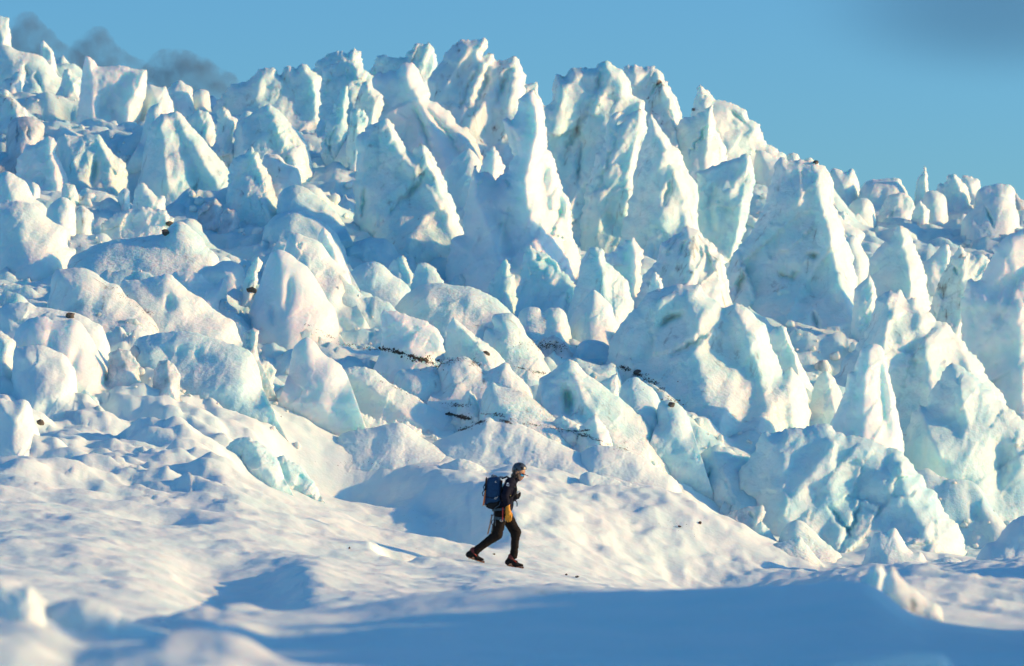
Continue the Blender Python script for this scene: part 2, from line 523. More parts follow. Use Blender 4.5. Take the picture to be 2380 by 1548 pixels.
# ---- the three great seracs of the middle and what stands round them
SER(112, '822,560 823,515 827,430 829,345 828,318 837,307 863,290 890,280 897,277 910,290 927,320 940,343 957,358 977,333 990,340 1007,363 1020,390 1030,420 1040,443 1057,467 1065,493 1070,520 1085,555',
    'broad twin-peaked shaded serac with flat face, just left of the tall slender spire', ridge=['897,280 925,350 985,430 1040,500 1060,580', '977,336 1010,420 1050,500 1070,560'], depth=0.30, streak=1.2, groove=['850,440 845,470 835,520', '990,400 960,440 900,500'], ext=50)
SER(108, '1037,650 1040,585 1050,557 1078,545 1083,450 1090,400 1097,388 1108,380 1113,397 1127,397 1153,420 1177,400 1190,363 1183,337 1180,310 1170,283 1177,276 1190,280 1197,253 1210,233 1227,213 1240,208 1250,227 1260,263 1270,310 1272,347 1287,360 1293,397 1303,417 1310,447 1323,477 1332,515 1335,560 1347,600 1352,635',
    'tall slender ice spire with sunlit greenish right flank in the middle of the icefall', name='ice_spire', cat='ice spire', ridge=['1240,212 1252,290 1238,340 1222,420 1224,470 1230,540 1250,600', '1100,390 1110,470 1150,560 1170,660'], mat='green', depth=0.40, ext=60, groove=['1190,300 1200,340 1205,380', '~1265,360 1262,430 1275,520', '~1300,430 1305,500 1320,580', '1175,410 1185,440'], res=0.8)
SER(135, '975,420 985,300 997,205 1000,190 1020,150 1037,117 1053,102 1060,107 1070,93 1083,90 1107,95 1127,95 1132,110 1123,130 1137,122 1148,127 1150,143 1163,138 1170,140 1190,130 1203,133 1212,147 1217,180 1218,213 1224,300 1230,420',
    'highest serac on the skyline, blue shaded wall streaked with slanting dark layers', ridge=['1127,97 1110,160 1085,240 1060,420', '1203,134 1190,200 1175,300 1160,420'], mat='streak', depth=0.26, streak=2.2, groove=['1125,130 1105,170 1090,200 1070,260', '1150,143 1130,165 1125,200 1100,260', '1195,150 1170,190 1150,240'], group=G1, ext=40)
SER(148, '850,260 860,165 877,130 890,127 907,133 937,133 947,120 963,105 997,98 1007,113 1016,150 1008,190 1000,250',
    'distant saddle-shaped serac pair behind the skyline, left of the highest serac', ridge='997,100 985,150 970,200 960,260', depth=0.3, group=G1)
SER(128, '800,420 812,340 850,250 863,200 867,185 880,163 893,167 897,160 920,162 927,147 940,145 950,150 960,148 973,167 987,197 998,213 1000,230 1020,243 1047,263 1070,290 1087,293 1097,320 1118,362 1130,430',
    'pale greenish serac with long ramp descending to the right below the highest serac', ridge=['940,148 950,200 985,250 1010,300 1060,420', '1000,232 1060,300 1110,420'], mat='green', depth=0.30, groove=['895,240 880,265 865,300', '965,250 985,300 1000,350', '985,240 1020,290 1060,330'], ext=40)
SER(138, '735,340 748,180 750,165 767,150 793,140 810,138 827,142 847,160 868,180 880,300 885,360',
    'blunt sunlit-topped serac on the skyline between two farther peaks', ridge='812,140 815,200 825,280 835,380', group=G1, depth=0.35)
SER(150, '715,230 725,165 733,150 760,125 775,122 790,120 805,123 822,111 838,122 842,150 850,230',
    'small far serac whose round top peeps over the skyline left of centre', ridge='822,113 815,160 812,230', group=G1, depth=0.3)
BLK(126, '812,310 827,235 840,193 853,188 873,207 890,223 893,240 880,285 862,330',
    'leaning angular slab wedged against the pale greenish serac, dirt at its right corner', mat='streak', depth=0.28, style='fin', ridge='853,190 870,230 860,330')
BLK(122, '808,400 807,330 815,257 830,253 843,252 857,275 850,300 858,340 840,400',
    'narrow upright slab standing behind the left edge of the broad twin-peaked serac', style='fin', depth=0.35, rf=0.5)
SER(125, '742,420 747,340 755,300 775,245 797,203 807,200 812,210 809,260 806,350 812,430',
    'thin shaded pillar split by dark crevasses left of the broad twin-peaked serac', mat='blue', depth=0.4, rf=0.45, groove=['775,290 770,330 760,370', '750,315 765,345 778,372'], gd=1.6)
SER(118, '1022,520 1030,415 1047,380 1067,360 1087,345 1100,353 1117,375 1125,400 1120,460 1098,540',
    'rounded pale serac filling the notch between the twin-peaked serac and the spire', mat='pale', depth=0.35, rf=0.6, style='round')
BLK(117, '1100,470 1113,400 1120,380 1130,357 1143,340 1153,345 1163,367 1173,387 1170,410 1166,470',
    'small sunlit tooth of ice just left of the slender spire', mat='green', depth=0.5, style='fin')
BLK(137, '1205,260 1218,195 1232,193 1246,192 1250,197 1249,217 1262,240 1268,275', 'small square-topped block showing in the gap right of the highest serac', mat='pale', depth=0.3)

# ---- the great wall right of the spire
SER(125, '1235,600 1245,400 1260,262 1277,225 1280,205 1298,176 1303,187 1317,183 1333,160 1363,152 1380,157 1390,148 1410,145 1427,150 1443,158 1460,193 1472,217 1495,240 1510,300 1530,420 1540,560',
    'massive wall-like serac with layered face right of the slender spire, rounded sunlit top', ridge=['1443,160 1435,230 1420,330 1400,580', '1298,178 1305,260 1300,400 1290,600'], mat='ice', depth=0.24, streak=1.9, groove=['1380,230 1345,290 1320,340 1310,380', '1350,330 1345,390 1347,440', '1400,150 1395,180 1385,215'], group=G1, ext=40)
SER(120, '1335,640 1347,560 1360,430 1380,383 1403,317 1427,265 1440,253 1445,262 1435,290 1457,272 1483,254 1490,252 1492,285 1497,300 1487,340 1477,400 1500,560 1510,640',
    'forked fin with notched top leaning against the massive wall-like serac', ridge=['1488,255 1478,330 1455,430 1450,640', '1440,256 1415,350 1395,480 1390,640'], depth=0.26, streak=1.5, groove=['1440,290 1420,360 1400,420 1375,470', '1360,470 1355,500 1350,530'], ext=40)
SER(117, '1420,640 1450,520 1470,430 1490,350 1500,310 1503,290 1513,252 1518,249 1522,275 1537,300 1557,330 1580,355 1592,385 1612,420 1622,460 1622,520 1640,600 1655,640',
    'pointed fin with smooth right slope at the right end of the massive wall', ridge=['1517,252 1530,310 1555,380 1590,460 1600,640'], depth=0.26, streak=1.4, groove=['1500,340 1480,400 1450,470', '1560,420 1540,480'], ext=40)
SER(130, '1430,330 1447,155 1460,148 1483,150 1497,157 1523,153 1537,167 1550,187 1563,213 1577,240 1590,280 1600,340',
    'brownish dirt-streaked serac top behind the right end of the massive wall', ridge=['1523,155 1535,190 1560,250 1575,340'], mat='streak', depth=0.35, streak=1.4, groove=['1537,185 1522,205 1507,228'], group=G1)
SER(133, '1590,420 1603,290 1612,240 1611,230 1627,198 1643,213 1670,233 1693,240 1730,257 1737,273 1767,290 1773,317 1787,337 1803,343 1827,360 1853,378 1870,430',
    'sunlit triangular serac at the right shoulder of the skyline, long slope falling right', ridge=['1627,200 1640,260 1650,330 1655,430'], mat='pale', depth=0.30, streak=0.7, groove=['1695,255 1715,270 1735,292'], group=G1, rf=0.3)
SER(128, '1545,430 1560,300 1580,280 1610,268 1637,257 1650,245 1657,243 1660,280 1670,310 1683,337 1688,367 1700,430',
    'sunlit pointed fin in front of the triangular serac on the right shoulder', ridge='1655,246 1648,300 1640,350 1640,430', mat='pale', depth=0.34, groove=['1640,290 1620,330 1600,360'], ext=40)
SER(121, '1615,600 1618,480 1620,402 1650,385 1690,375 1720,363 1745,357 1752,390 1753,420 1745,455 1740,500 1730,540 1715,575 1705,620',
    'dark teal shaded block with sunlit right edge between pointed fin and great right serac', ridge='1742,360 1735,420 1725,480 1700,600', mat='blue', depth=0.36, groove=['~1660,420 1650,470 1655,540'])
SER(105, '1655,760 1680,660 1700,605 1740,540 1772,480 1790,430 1800,385 1820,365 1850,372 1875,375 1895,378 1920,396 1935,430 1940,470 1950,510 1975,560 1983,610 1990,660 2010,710 2040,745 2075,800',
    'great smooth serac right of centre with long left-facing shaded face and sunlit right rim', ridge=['1895,380 1905,450 1915,520 1935,590 1950,660 1990,760'], mat='ice', depth=0.30, streak=1.0, groove=['1880,592 1895,596 1905,590', '1730,630 1720,660 1712,690', '1890,720 1900,750 1905,780', '1810,640 1840,645 1860,630'], ext=70)
SER(129, '1740,450 1752,380 1762,352 1780,352 1800,365 1830,377 1856,384 1880,398 1915,420 1940,470',
    'broad low shoulder of ice joining the triangular serac to the small skyline blocks', mat='pale', depth=0.3, style='round', rf=0.5)

# ---- small blocks along the right skyline
for lab, Y, pts, kw in [
    ('small boulder of ice on the falling skyline below the triangular serac', 131, '1828,385 1830,362 1843,355 1857,362 1860,385', dict(style='round')),
    ('pale ice boulder with dark stone beside it on the falling skyline', 131, '1850,400 1855,385 1877,367 1890,371 1897,390 1900,405', dict(style='round')),
    ('blocky two-humped skyline serac right of the falling slope', 140, '1920,500 1928,400 1950,395 1963,400 1980,392 1990,407 1998,435 2005,500', dict(style='round')),
    ('wide low skyline serac left of the thin ice needle', 139, '1985,510 2000,440 2020,420 2053,415 2087,415 2097,428 2110,450 2120,510', dict(style='round')),
    ('round-shouldered boulder below the wide low skyline serac', 134, '2040,515 2045,490 2063,453 2100,447 2120,460 2127,483 2118,515', dict(style='block')),
    ('wedge-shaped chunk directly below the thin ice needle', 132, '2110,530 2120,500 2127,477 2140,465 2160,490 2158,530', dict(style='fin')),
    ('domed boulder right of the thin ice needle', 135, '2140,525 2147,455 2170,443 2197,458 2202,495 2205,525', dict(style='round')),
    ('jagged skyline block with slanting slab top far right of the needle', 138, '2170,490 2177,432 2187,425 2200,422 2203,405 2220,405 2250,437 2258,470 2262,500', dict(style='fin')),
    ('slanting slab roof behind the jagged far-right skyline block', 141, '2225,470 2237,407 2255,410 2276,418 2285,470', dict(style='block')),
    ('flat-topped skyline block nearest the right edge of the view', 137, '2262,500 2270,447 2293,432 2330,427 2357,437 2360,470 2362,510', dict(style='round')),
    ('greyish rounded skyline lump cut by the right edge of the view', 139, '2345,520 2357,450 2372,462 2390,472 2400,520', dict(style='round', mat='dirty')),
    ('split boulder with dark cleft below the flat-topped skyline block', 130, '2230,560 2237,520 2245,500 2280,475 2300,460 2333,457 2355,475 2367,500 2374,560', dict(style='round', groove=['2290,480 2300,500 2310,530'], gd=2)),
    ('ear-shaped boulder with sunlit rim below the two-humped skyline serac', 132, '1955,545 1960,520 1967,490 1987,465 2010,460 2030,480 2037,520 2040,545', dict(style='round')),
    ('small sunlit lump against the upper right side of the great smooth serac', 126, '1930,560 1936,515 1950,492 1962,490 1975,515 1980,560', dict(style='fin'))]:
    BLK(Y, pts, lab, group='small blocks along the right skyline', mat=kw.pop('mat', 'pale'), **kw)
SER(139, '2122,490 2127,450 2130,420 2143,402 2150,383 2156,407 2157,430 2162,490', 'thin ice needle sticking up from the low right skyline', name='ice_needle', cat='ice needle', group=G1, mat='pale', depth=0.5, jag=0.5)

# ---- right side of the icefall
BLK(115, '1945,620 1940,500 1965,515 1990,530 2010,545 2000,575 2005,620', 'knobbly sunlit lump behind the right rim of the great smooth serac', style='round', mat='pale')
SER(112, '1950,700 1958,555 1972,548 1988,549 2007,582 2020,612 2017,650 2030,700', 'smooth rounded tongue of ice right behind the great smooth serac', style='round', mat='pale', depth=0.35)
SER(110, '2005,740 2024,602 2040,580 2070,552 2090,522 2110,535 2123,562 2140,595 2147,625 2160,700 2170,740', 'pale pyramid serac standing alone in the right-hand icefall', ridge='2092,524 2105,590 2115,650 2120,740', mat='pale', depth=0.34)
BLK(113, '2135,660 2140,620 2160,600 2190,570 2205,567 2210,585 2205,620 2200,660', 'tilted slab with dark underside right of the pale pyramid serac', style='block', mat='pale')
SER(107, '2150,780 2165,700 2185,650 2210,600 2233,568 2257,596 2283,590 2303,605 2285,660 2260,745 2245,790', 'two-pointed grey-white serac edged by a long dark crack, right-hand icefall', ridge='2235,570 2240,640 2235,720 2225,790', mat='streak', depth=0.30, groove=['2150,630 2160,680 2175,740', '2235,700 2245,725 2238,760', '2222,620 2226,640'], gd=1.8)
SER(102, '2225,960 2237,700 2240,672 2253,652 2270,655 2280,645 2297,615 2313,582 2330,565 2350,548 2385,525 2420,530 2450,700 2460,960', 'tall blunt tower of pale green ice at the right edge', ridge=['2350,550 2360,650 2370,760 2380,960'], mat='green', depth=0.34, ext=60, lump=1.3, streak=0.5)
BLK(101, '1975,790 1987,670 2007,652 2022,640 2033,660 2039,695 2045,730 2050,790', 'thin leaf-shaped blade of ice at the foot of the great smooth serac', style='fin', depth=0.22, mat='pale', jag=0.4)
SER(96, '1880,940 1960,850 2010,770 2030,740 2039,695 2060,672 2070,667 2095,672 2100,692 2110,702 2130,690 2143,712 2167,725 2175,745 2200,755 2230,780 2250,810 2270,835 2287,855 2297,880 2320,910 2340,942 2365,1000 2380,1060',
    'wide notched serac with stepped crest below the pale pyramid, sunlit right edge', ridge=['2130,694 2140,740 2150,790 2160,900', '2230,782 2250,860 2290,940 2310,1060', '2070,670 2060,740 2050,850'], mat='ice', depth=0.28, ext=80, streak=0.6, style='fin', lump=1.2)
SER(88, '2070,1330 2097,1060 2120,956 2137,936 2150,946 2163,916 2180,879 2200,852 2213,842 2233,849 2260,857 2290,890 2320,925 2345,950 2385,978 2430,1040 2450,1330',
    'broad shaded cone of blue ice at the lower right edge with fluted sunlit side', ridge=['2215,846 2235,930 2260,1040 2280,1300', '2137,940 2160,1010 2180,1060'], mat='blue', depth=0.30, ext=50, streak=0.5, lump=1.3, groove=['~2255,1150 2265,1220 2270,1280', '~2330,1010 2320,1100 2315,1200'])
SER(84.5, '1900,1090 1930,985 1963,908 1970,868 1987,865 1993,832 2000,812 2020,799 2037,797 2050,805 2060,835 2067,875 2077,915 2087,960 2097,1000 2100,1030 2108,1090',
    'tall rounded thumb-like pinnacle with green sunlit flank, lower right', name='ice_pinnacle', cat='ice pinnacle', ridge=['2030,800 2012,860 2004,940 2012,1090'], mat='green', depth=0.36, style='fin', jag=0.5, ext=60, streak=0.4, crisp=0.5, groove=['~2048,850 2052,930 2062,1020'])
SER(79.5, '1690,1150 1745,1060 1780,1010 1835,998 1880,985 1930,990 1980,1005 2020,1018 2055,1030 2088,1047 2110,1070 2140,1110 2175,1160 2195,1190 2220,1220 2245,1260 2270,1320',
    'broad blue slope of broken ice below the thumb-like pinnacle, sunlit lower right edge', ridge=['2088,1050 2095,1110 2120,1180 2160,1250 2190,1330', '1930,993 1925,1060 1935,1140 1965,1300', '1835,1000 1820,1070 1830,1180 1850,1300'], mat='blue', depth=0.22, jag=1.1, ext=50, crisp=1.2, lump=1.2, groove=['1930,1180 1960,1220 1980,1250', '2000,1160 1980,1230 1950,1290'])
BLK(91, '1777,880 1787,775 1800,763 1817,757 1827,762 1843,805 1857,835 1870,862 1890,900', 'upright tooth of ice behind the large dusky slope right of centre', style='fin', mat='pale', depth=0.4, jag=0.5)
BLK(89, '1880,950 1893,890 1907,868 1920,860 1937,875 1957,915 1970,950', 'small pyramid left of the thumb-like pinnacle', style='fin', mat='pale', depth=0.45, jag=0.5)
SER(88, '1405,860 1420,790 1465,730 1500,692 1530,668 1560,664 1587,663 1625,662 1645,690 1655,698 1680,718 1697,710 1710,707 1730,715 1757,733 1777,755 1783,780 1795,810 1810,840 1822,868 1837,852 1855,875 1873,902 1890,960 1880,1010',
    'large dusky slope-sided serac right of centre with rounded knobs along its crest', ridge=['1710,710 1730,780 1760,850 1800,1000', '1600,665 1610,720 1620,800 1650,960', '1820,870 1835,920 1850,1000'], mat='ice', depth=0.24, streak=1.6, ext=60, groove=['1590,725 1560,740 1530,760', '1640,780 1600,800 1560,830'], jag=0.7)
SER(101, '1465,760 1475,690 1500,640 1540,570 1580,535 1595,523 1625,540 1650,560 1680,590 1690,640 1700,700', 'grey-veined fin between the pointed fin and the great smooth serac', ridge=['1597,526 1600,580 1610,640 1620,720'], mat='streak', depth=0.32, streak=2.0, groove=['1585,545 1555,575 1530,610', '1600,560 1575,590'])

# ---- centre, below the spire
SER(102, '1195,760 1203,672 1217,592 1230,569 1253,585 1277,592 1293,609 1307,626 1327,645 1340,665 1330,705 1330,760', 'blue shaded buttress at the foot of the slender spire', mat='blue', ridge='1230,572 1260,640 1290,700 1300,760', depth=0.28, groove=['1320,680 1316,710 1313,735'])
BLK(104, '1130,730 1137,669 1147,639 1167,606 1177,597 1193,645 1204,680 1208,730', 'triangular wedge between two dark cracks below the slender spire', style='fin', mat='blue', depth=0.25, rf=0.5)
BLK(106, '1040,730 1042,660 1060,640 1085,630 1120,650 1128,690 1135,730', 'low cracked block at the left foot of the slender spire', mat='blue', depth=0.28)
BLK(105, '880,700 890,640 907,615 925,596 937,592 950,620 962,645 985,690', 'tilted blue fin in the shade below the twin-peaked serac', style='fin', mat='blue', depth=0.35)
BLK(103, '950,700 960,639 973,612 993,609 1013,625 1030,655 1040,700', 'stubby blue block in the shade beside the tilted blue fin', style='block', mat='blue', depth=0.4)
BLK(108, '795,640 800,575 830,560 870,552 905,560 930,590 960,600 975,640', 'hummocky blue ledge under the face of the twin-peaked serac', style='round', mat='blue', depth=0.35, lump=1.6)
BLK(97, '790,720 810,640 845,612 880,610 915,640 945,660 960,690 965,720', 'sloping shaded slab left of the long domed slab', style='round', mat='blue', depth=0.3)
MND(94, '895,790 917,716 940,689 973,666 1010,657 1060,662 1110,672 1143,689 1167,706 1190,732 1200,790', 'long domed slab of ice with bright upper edge below the slender spire', name='ice_block', cat='ice block', group=G3, mat='ice', depth=0.3, lump=1.2)
BLK(84, '886,815 884,732 890,719 917,722 960,736 993,749 1023,769 1030,792 1033,818 1010,835', 'big cut boulder with dark overhanging face, grit beneath, in the middle', mat='green', depth=0.40, ridge='892,722 930,750 990,775 1030,800', ext=14, lump=0.5, streak=0.3)
BLK(85.5, '1030,850 1037,790 1040,756 1053,737 1080,759 1100,776 1133,799 1160,822 1180,850 1190,880', 'wedge with pointed left top lying right of the big cut boulder', style='fin', mat='ice', ridge='1054,740 1090,780 1130,830 1150,880', depth=0.35, jag=0.5)
BLK(86.5, '1120,860 1127,772 1147,762 1143,742 1153,729 1187,729 1210,749 1223,776 1237,792 1257,816 1283,859 1300,900', 'stepped boulder with rounded brow right of the pointed wedge', style='round', mat='ice', depth=0.36)
BLK(93, '1312,810 1323,750 1340,716 1357,696 1377,674 1393,682 1420,709 1427,732 1442,769 1445,800', 'sunlit egg-shaped boulder left of the large dusky slope-sided serac', style='round', mat='pale', depth=0.5, ridge='1378,676 1385,710 1395,750 1400,800')
SER(99, '1310,790 1320,730 1340,656 1353,602 1367,576 1383,571 1403,582 1410,606 1433,629 1457,649 1470,700 1480,770', 'shaded round-tipped serac right of the spire behind the egg-shaped boulder', ridge='1385,573 1400,640 1410,700 1420,770', mat='ice', depth=0.34, jag=0.6)
BLK(103, '1400,710 1407,596 1430,579 1447,566 1470,552 1480,562 1497,586 1490,620 1495,700', 'sunlit lumpy block behind the shaded round-tipped serac', style='fin', mat='green', depth=0.4)
BLK(91, '1495,720 1503,682 1513,649 1523,631 1537,649 1542,672 1550,720', 'small sunlit spike rising behind the large dusky slope', style='fin', mat='pale', depth=0.4)
BLK(92, '1200,790 1207,729 1227,714 1250,716 1263,726 1277,716 1307,719 1320,746 1330,790', 'crumbly two-lobed lump of ice below the blue buttress', style='round', mat='ice', depth=0.4, lump=1.6)
BLK(89, '1240,850 1247,800 1262,785 1290,780 1315,795 1330,820 1340,850', 'dirty crumbled rubble pile below the two-lobed lump', style='block', mat='dirty', depth=0.4, lump=2.0)
BLK(90, '1330,850 1345,800 1380,790 1410,800 1450,830 1500,870 1520,900', 'long shaded shelf below the egg-shaped boulder', style='round', mat='blue', depth=0.3)
MND(80.5, '1240,1030 1245,930 1253,879 1277,869 1303,846 1323,834 1340,842 1360,866 1393,889 1420,912 1447,929 1480,959 1503,979 1527,1006 1547,1031 1570,1060 1590,1110', 'bright cone-shaped mound with blue cave in its shaded left side', style='fin', ridge=['1325,838 1335,880 1360,940 1410,1000 1450,1080', '1253,882 1262,940 1280,1010'], groove=['~1318,905 1322,940 1318,968'], gd=2.2, mat='ice', depth=0.34, jag=0.45, streak=0.4, ext=40)
BLK(79.8, '1110,1000 1120,925 1143,889 1163,899 1190,903 1217,912 1250,935 1290,965 1330,995 1340,1020', 'shaded hummock touching the left of the bright cone-shaped mound', style='round', mat='ice', depth=0.36)
BLK(82.5, '905,960 917,882 927,862 943,859 980,856 1010,852 1033,869 1060,882 1080,899 1113,926 1120,960', 'broad rounded block with sunlit right end below the grit streak', style='round', mat='ice', depth=0.36)
MND(82.5, '1010,900 1020,849 1053,832 1083,829 1110,849 1130,862 1160,849 1177,842 1193,862 1213,882 1235,908 1240,940', 'grit-stained mound in the middle of the icefall', mat='streak', depth=0.36, lump=1.3)
BLK(80.5, '780,1000 787,965 790,880 800,855 825,851 847,852 867,859 903,886 937,906 967,922 993,939 1027,959 1060,978 1080,1000', 'long ramp-shaped block with blue cleft at its left end', style='fin', ridge=['800,858 830,880 900,930 980,990'], mat='pale', depth=0.30, jag=0.4, streak=0.5)
BLK(80.8, '630,960 640,915 690,880 715,868 740,860 755,870 765,900 775,950 782,980', 'sloping shoulder of ice left of the blue cleft', style='round', mat='ice', depth=0.36)
BLK(79, '780,1010 793,976 813,949 833,959 860,969 903,979 937,979 967,989 985,1010', 'low jagged sunlit lip below the ramp-shaped block', style='fin', mat='pale', depth=0.4, jag=1.6)
MND(77.3, '735,1075 760,1040 793,1010 827,999 877,992 933,982 970,1009 1000,1029 1040,1052 1065,1080', 'smooth sunlit dome up and left of the walking person', mat='snow', depth=0.34, lump=0.7)
MND(77.6, '990,1075 1005,1030 1060,1006 1093,989 1130,972 1153,979 1183,982 1210,985 1260,1010 1330,1045 1400,1070 1410,1100', 'wide sunlit mound directly above the walking person, black grit on its left edge', mat='snow', depth=0.30, lump=1.0)
BLK(79.3, '1270,1010 1277,986 1293,972 1308,967 1327,976 1350,988 1356,1010', 'low sunlit pyramid at the left foot of the bright cone', style='fin', mat='pale', depth=0.5, jag=0.5)
BLK(78.9, '1338,1030 1347,992 1367,976 1383,962 1400,982 1415,1002 1425,1035', 'second low sunlit pyramid, nearer and right of the first', style='fin', mat='pale', depth=0.5, jag=0.5)
BLK(80.6, '1060,960 1067,936 1080,916 1091,904 1110,929 1118,960', 'small shaded pyramid below the grit-stained mound', style='fin', mat='ice', depth=0.5, jag=0.5)
BLK(83.5, '1395,940 1400,890 1412,880 1434,866 1437,912 1441,945', 'little square-cut ice tooth right of the bright cone', style='block', mat='pale', depth=0.4)
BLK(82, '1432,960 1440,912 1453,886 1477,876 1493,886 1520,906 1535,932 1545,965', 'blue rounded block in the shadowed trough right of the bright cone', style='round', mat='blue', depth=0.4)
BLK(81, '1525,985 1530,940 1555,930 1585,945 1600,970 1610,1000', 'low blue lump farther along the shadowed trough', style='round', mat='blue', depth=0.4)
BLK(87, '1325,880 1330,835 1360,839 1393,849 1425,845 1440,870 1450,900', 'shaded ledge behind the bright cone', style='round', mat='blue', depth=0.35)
MND(77, '1325,1100 1340,1064 1367,1041 1393,1036 1427,1038 1470,1051 1510,1074 1543,1098 1572,1116 1600,1180', 'rounded hump catching sun at its right, upper right of the walking person', mat='snow', depth=0.36)
MND(75.6, '1325,1150 1340,1128 1353,1101 1377,1098 1403,1108 1443,1118 1493,1131 1540,1148 1575,1172', 'low flat hump below the rounded hump, right of the walking person', mat='snow', depth=0.4, lump=0.6)
MND(75.8, '1000,1110 1020,1084 1047,1073 1070,1066 1100,1074 1127,1091 1160,1118', 'small shaded dome just behind the walking person\'s head and backpack', mat='snow', depth=0.4, lump=0.6)
# ---- left side, upper icefall
SER(150, '-30,290 -10,110 0,105 20,107 43,117 77,125 100,133 125,165 145,185 160,200 172,240 180,300', 'lumpy serac mass in the upper left corner with sunlit top', style='round', mat='ice', depth=0.3, lump=1.5, group=G1, groove=['83,165 90,190 100,215', '60,150 65,190'])
BLK(153, '88,150 94,133 94,100 100,93 110,103 122,117 128,137 132,160', 'sharp sunlit flake sticking up at the upper left', style='fin', mat='pale', depth=0.3, jag=0.3)
BLK(158, '-20,120 -15,40 0,37 20,42 22,58 28,120', 'square block cut by the upper left corner', mat='pale', depth=0.3)
BLK(146, '140,200 147,165 155,157 175,175 190,187 183,200 201,246 215,280', 'slab leaning right below the sharp flake, sunlit edge', style='fin', mat='pale', depth=0.3)
SER(142, '165,360 180,260 190,190 197,132 208,132 228,153 255,155 275,152 300,157 325,162 342,160 340,190 341,215 330,250 318,290 300,340', 'big rounded headland of ice near the top left with sunlit right edge', ridge=['335,163 325,200 300,260 280,350', '205,135 215,200 220,350'], mat='green', depth=0.34, style='fin', jag=0.5, lump=1.3, group=G1)
BLK(143, '325,280 338,215 345,196 372,203 385,202 392,220 402,240 410,290', 'sunlit lump right of the rounded headland', style='round', mat='pale', depth=0.35)
BLK(146, '380,260 390,207 417,187 430,195 447,205 448,230 455,262', 'knob with small cap on the skyline right of the rounded headland', style='round', mat='pale', depth=0.35)
BLK(147, '445,255 450,220 462,208 480,210 487,220 490,255', 'little bright boulder on the skyline between knob and pale hummock', style='round', mat='pale', depth=0.35)
SER(145, '490,330 500,230 540,200 573,187 583,180 603,160 637,158 643,173 655,180 660,155 667,147 687,160 702,147 727,163 748,183 745,213 755,270 760,330', 'long pale skyline hummock with small horns left of the great seracs', ridge=['702,150 725,190 735,240 740,330', '605,162 600,230 590,330'], mat='ice', depth=0.3, group=G1)
BLK(125, '325,330 340,268 348,250 360,243 376,242 378,262 390,280 395,330', 'small sunlit block above the large leaning serac on the left', style='round', mat='pale', depth=0.4)
SER(118, '318,490 325,420 335,345 345,300 373,263 395,262 413,258 433,275 457,305 490,345 520,375 540,407 555,440 590,490 600,540', 'large leaning serac on the left with sunlit right shoulder and dirty toe', ridge=['413,262 437,320 470,375 500,420 530,520', '373,266 380,340 390,420'], mat='ice', depth=0.34, jag=0.6, streak=0.6, groove=['430,440 445,450 460,430', '560,440 575,470 590,500'], ext=40)
BLK(124, '425,350 437,270 460,255 480,258 493,270 500,300 515,350', 'low horned ridge behind the large leaning serac', style='fin', mat='ice', depth=0.35)
SER(122, '530,420 537,360 548,310 555,285 570,272 600,258 615,245 625,240 645,253 667,277 693,307 715,335 722,365 735,420', 'smooth dome-fronted serac left of the thin shaded pillar, sunlit right slope', ridge=['625,243 640,290 660,330 700,420', '560,278 565,330 560,420'], mat='ice', depth=0.32, jag=0.5, groove=['553,285 547,320 540,350'], gd=1.6)
BLK(123, '500,330 507,250 520,245 535,262 553,277 545,300 540,330', 'dark-sided splinter left of the smooth dome-fronted serac', style='fin', mat='streak', depth=0.35)
BLK(112, '525,470 532,400 537,370 570,355 583,340 600,357 620,400 640,430 660,470', 'three-toothed low serac below the smooth dome-fronted serac', style='fin', mat='ice', depth=0.34)
BLK(113, '600,440 612,367 625,358 650,362 665,380 690,390 699,410 700,440', 'sunlit-topped knuckle of ice with dark right end below the dome-fronted serac', style='round', mat='streak', depth=0.36)
BLK(110, '640,520 650,450 690,430 730,450 770,480 800,520', 'shaded blue shelf left of the broad twin-peaked serac', style='round', mat='blue', depth=0.34)
BLK(107, '600,590 620,520 670,490 720,500 770,530 800,575 810,610', 'big shaded blue bank below the shelf, left of the hummocky ledge', style='round', mat='blue', depth=0.3)
SER(118, '28,480 35,420 40,370 60,345 97,325 110,318 125,320 133,335 128,355 143,380 150,400 165,430 185,480', 'hooked sunlit serac near the left edge with curled tip', mat='green', ridge='118,322 120,370 130,420 140,480', depth=0.4, jag=0.7)
SER(121, '120,470 130,345 135,320 150,310 175,318 195,318 200,312 230,313 245,335 265,357 290,378 297,405 303,470', 'twin buttress with blue crevasse between its halves, left part of the icefall', ridge=['150,315 170,370 190,440', '232,316 250,370 270,470'], mat='ice', depth=0.34, jag=0.6, groove=['~222,370 220,400 212,440'], gd=2.0)
BLK(122.5, '12,360 17,300 33,275 70,272 97,285 104,297 95,340 90,360', 'grey fissured boulder near the left edge', style='round', mat='dirty', depth=0.4, groove=['43,290 42,320 38,340', '68,295 66,325'], gd=1.5)
BLK(126, '-20,310 -8,232 5,226 30,227 45,240 60,255 70,275 75,310', 'brown-tinged block above the grey fissured boulder', style='block', mat='streak', depth=0.4)
BLK(146.5, '0,235 5,190 25,180 40,166 55,170 56,195 50,212 52,235', 'round knob of dirty ice under the upper left serac mass', style='round', mat='streak', depth=0.45)
BLK(105, '-20,520 -10,410 0,403 20,398 40,410 63,427 77,457 107,482 115,520', 'sunlit block with sloping right side at the left edge, below the hooked serac', style='round', mat='pale', depth=0.36)
BLK(108, '62,475 67,428 80,424 92,435 93,455 96,475', 'small upright pebble-shaped block right of the sloping sunlit block', style='round', mat='pale', depth=0.4)
BLK(109, '138,490 143,440 150,425 175,430 182,455 185,490', 'small cube-like block between hooked serac and low triple block', style='block', mat='ice', depth=0.4)
BLK(110, '170,500 178,465 190,442 203,437 218,443 240,445 263,457 275,470 280,500', 'low triple-humped block below the twin buttress', style='round', mat='ice', depth=0.36)
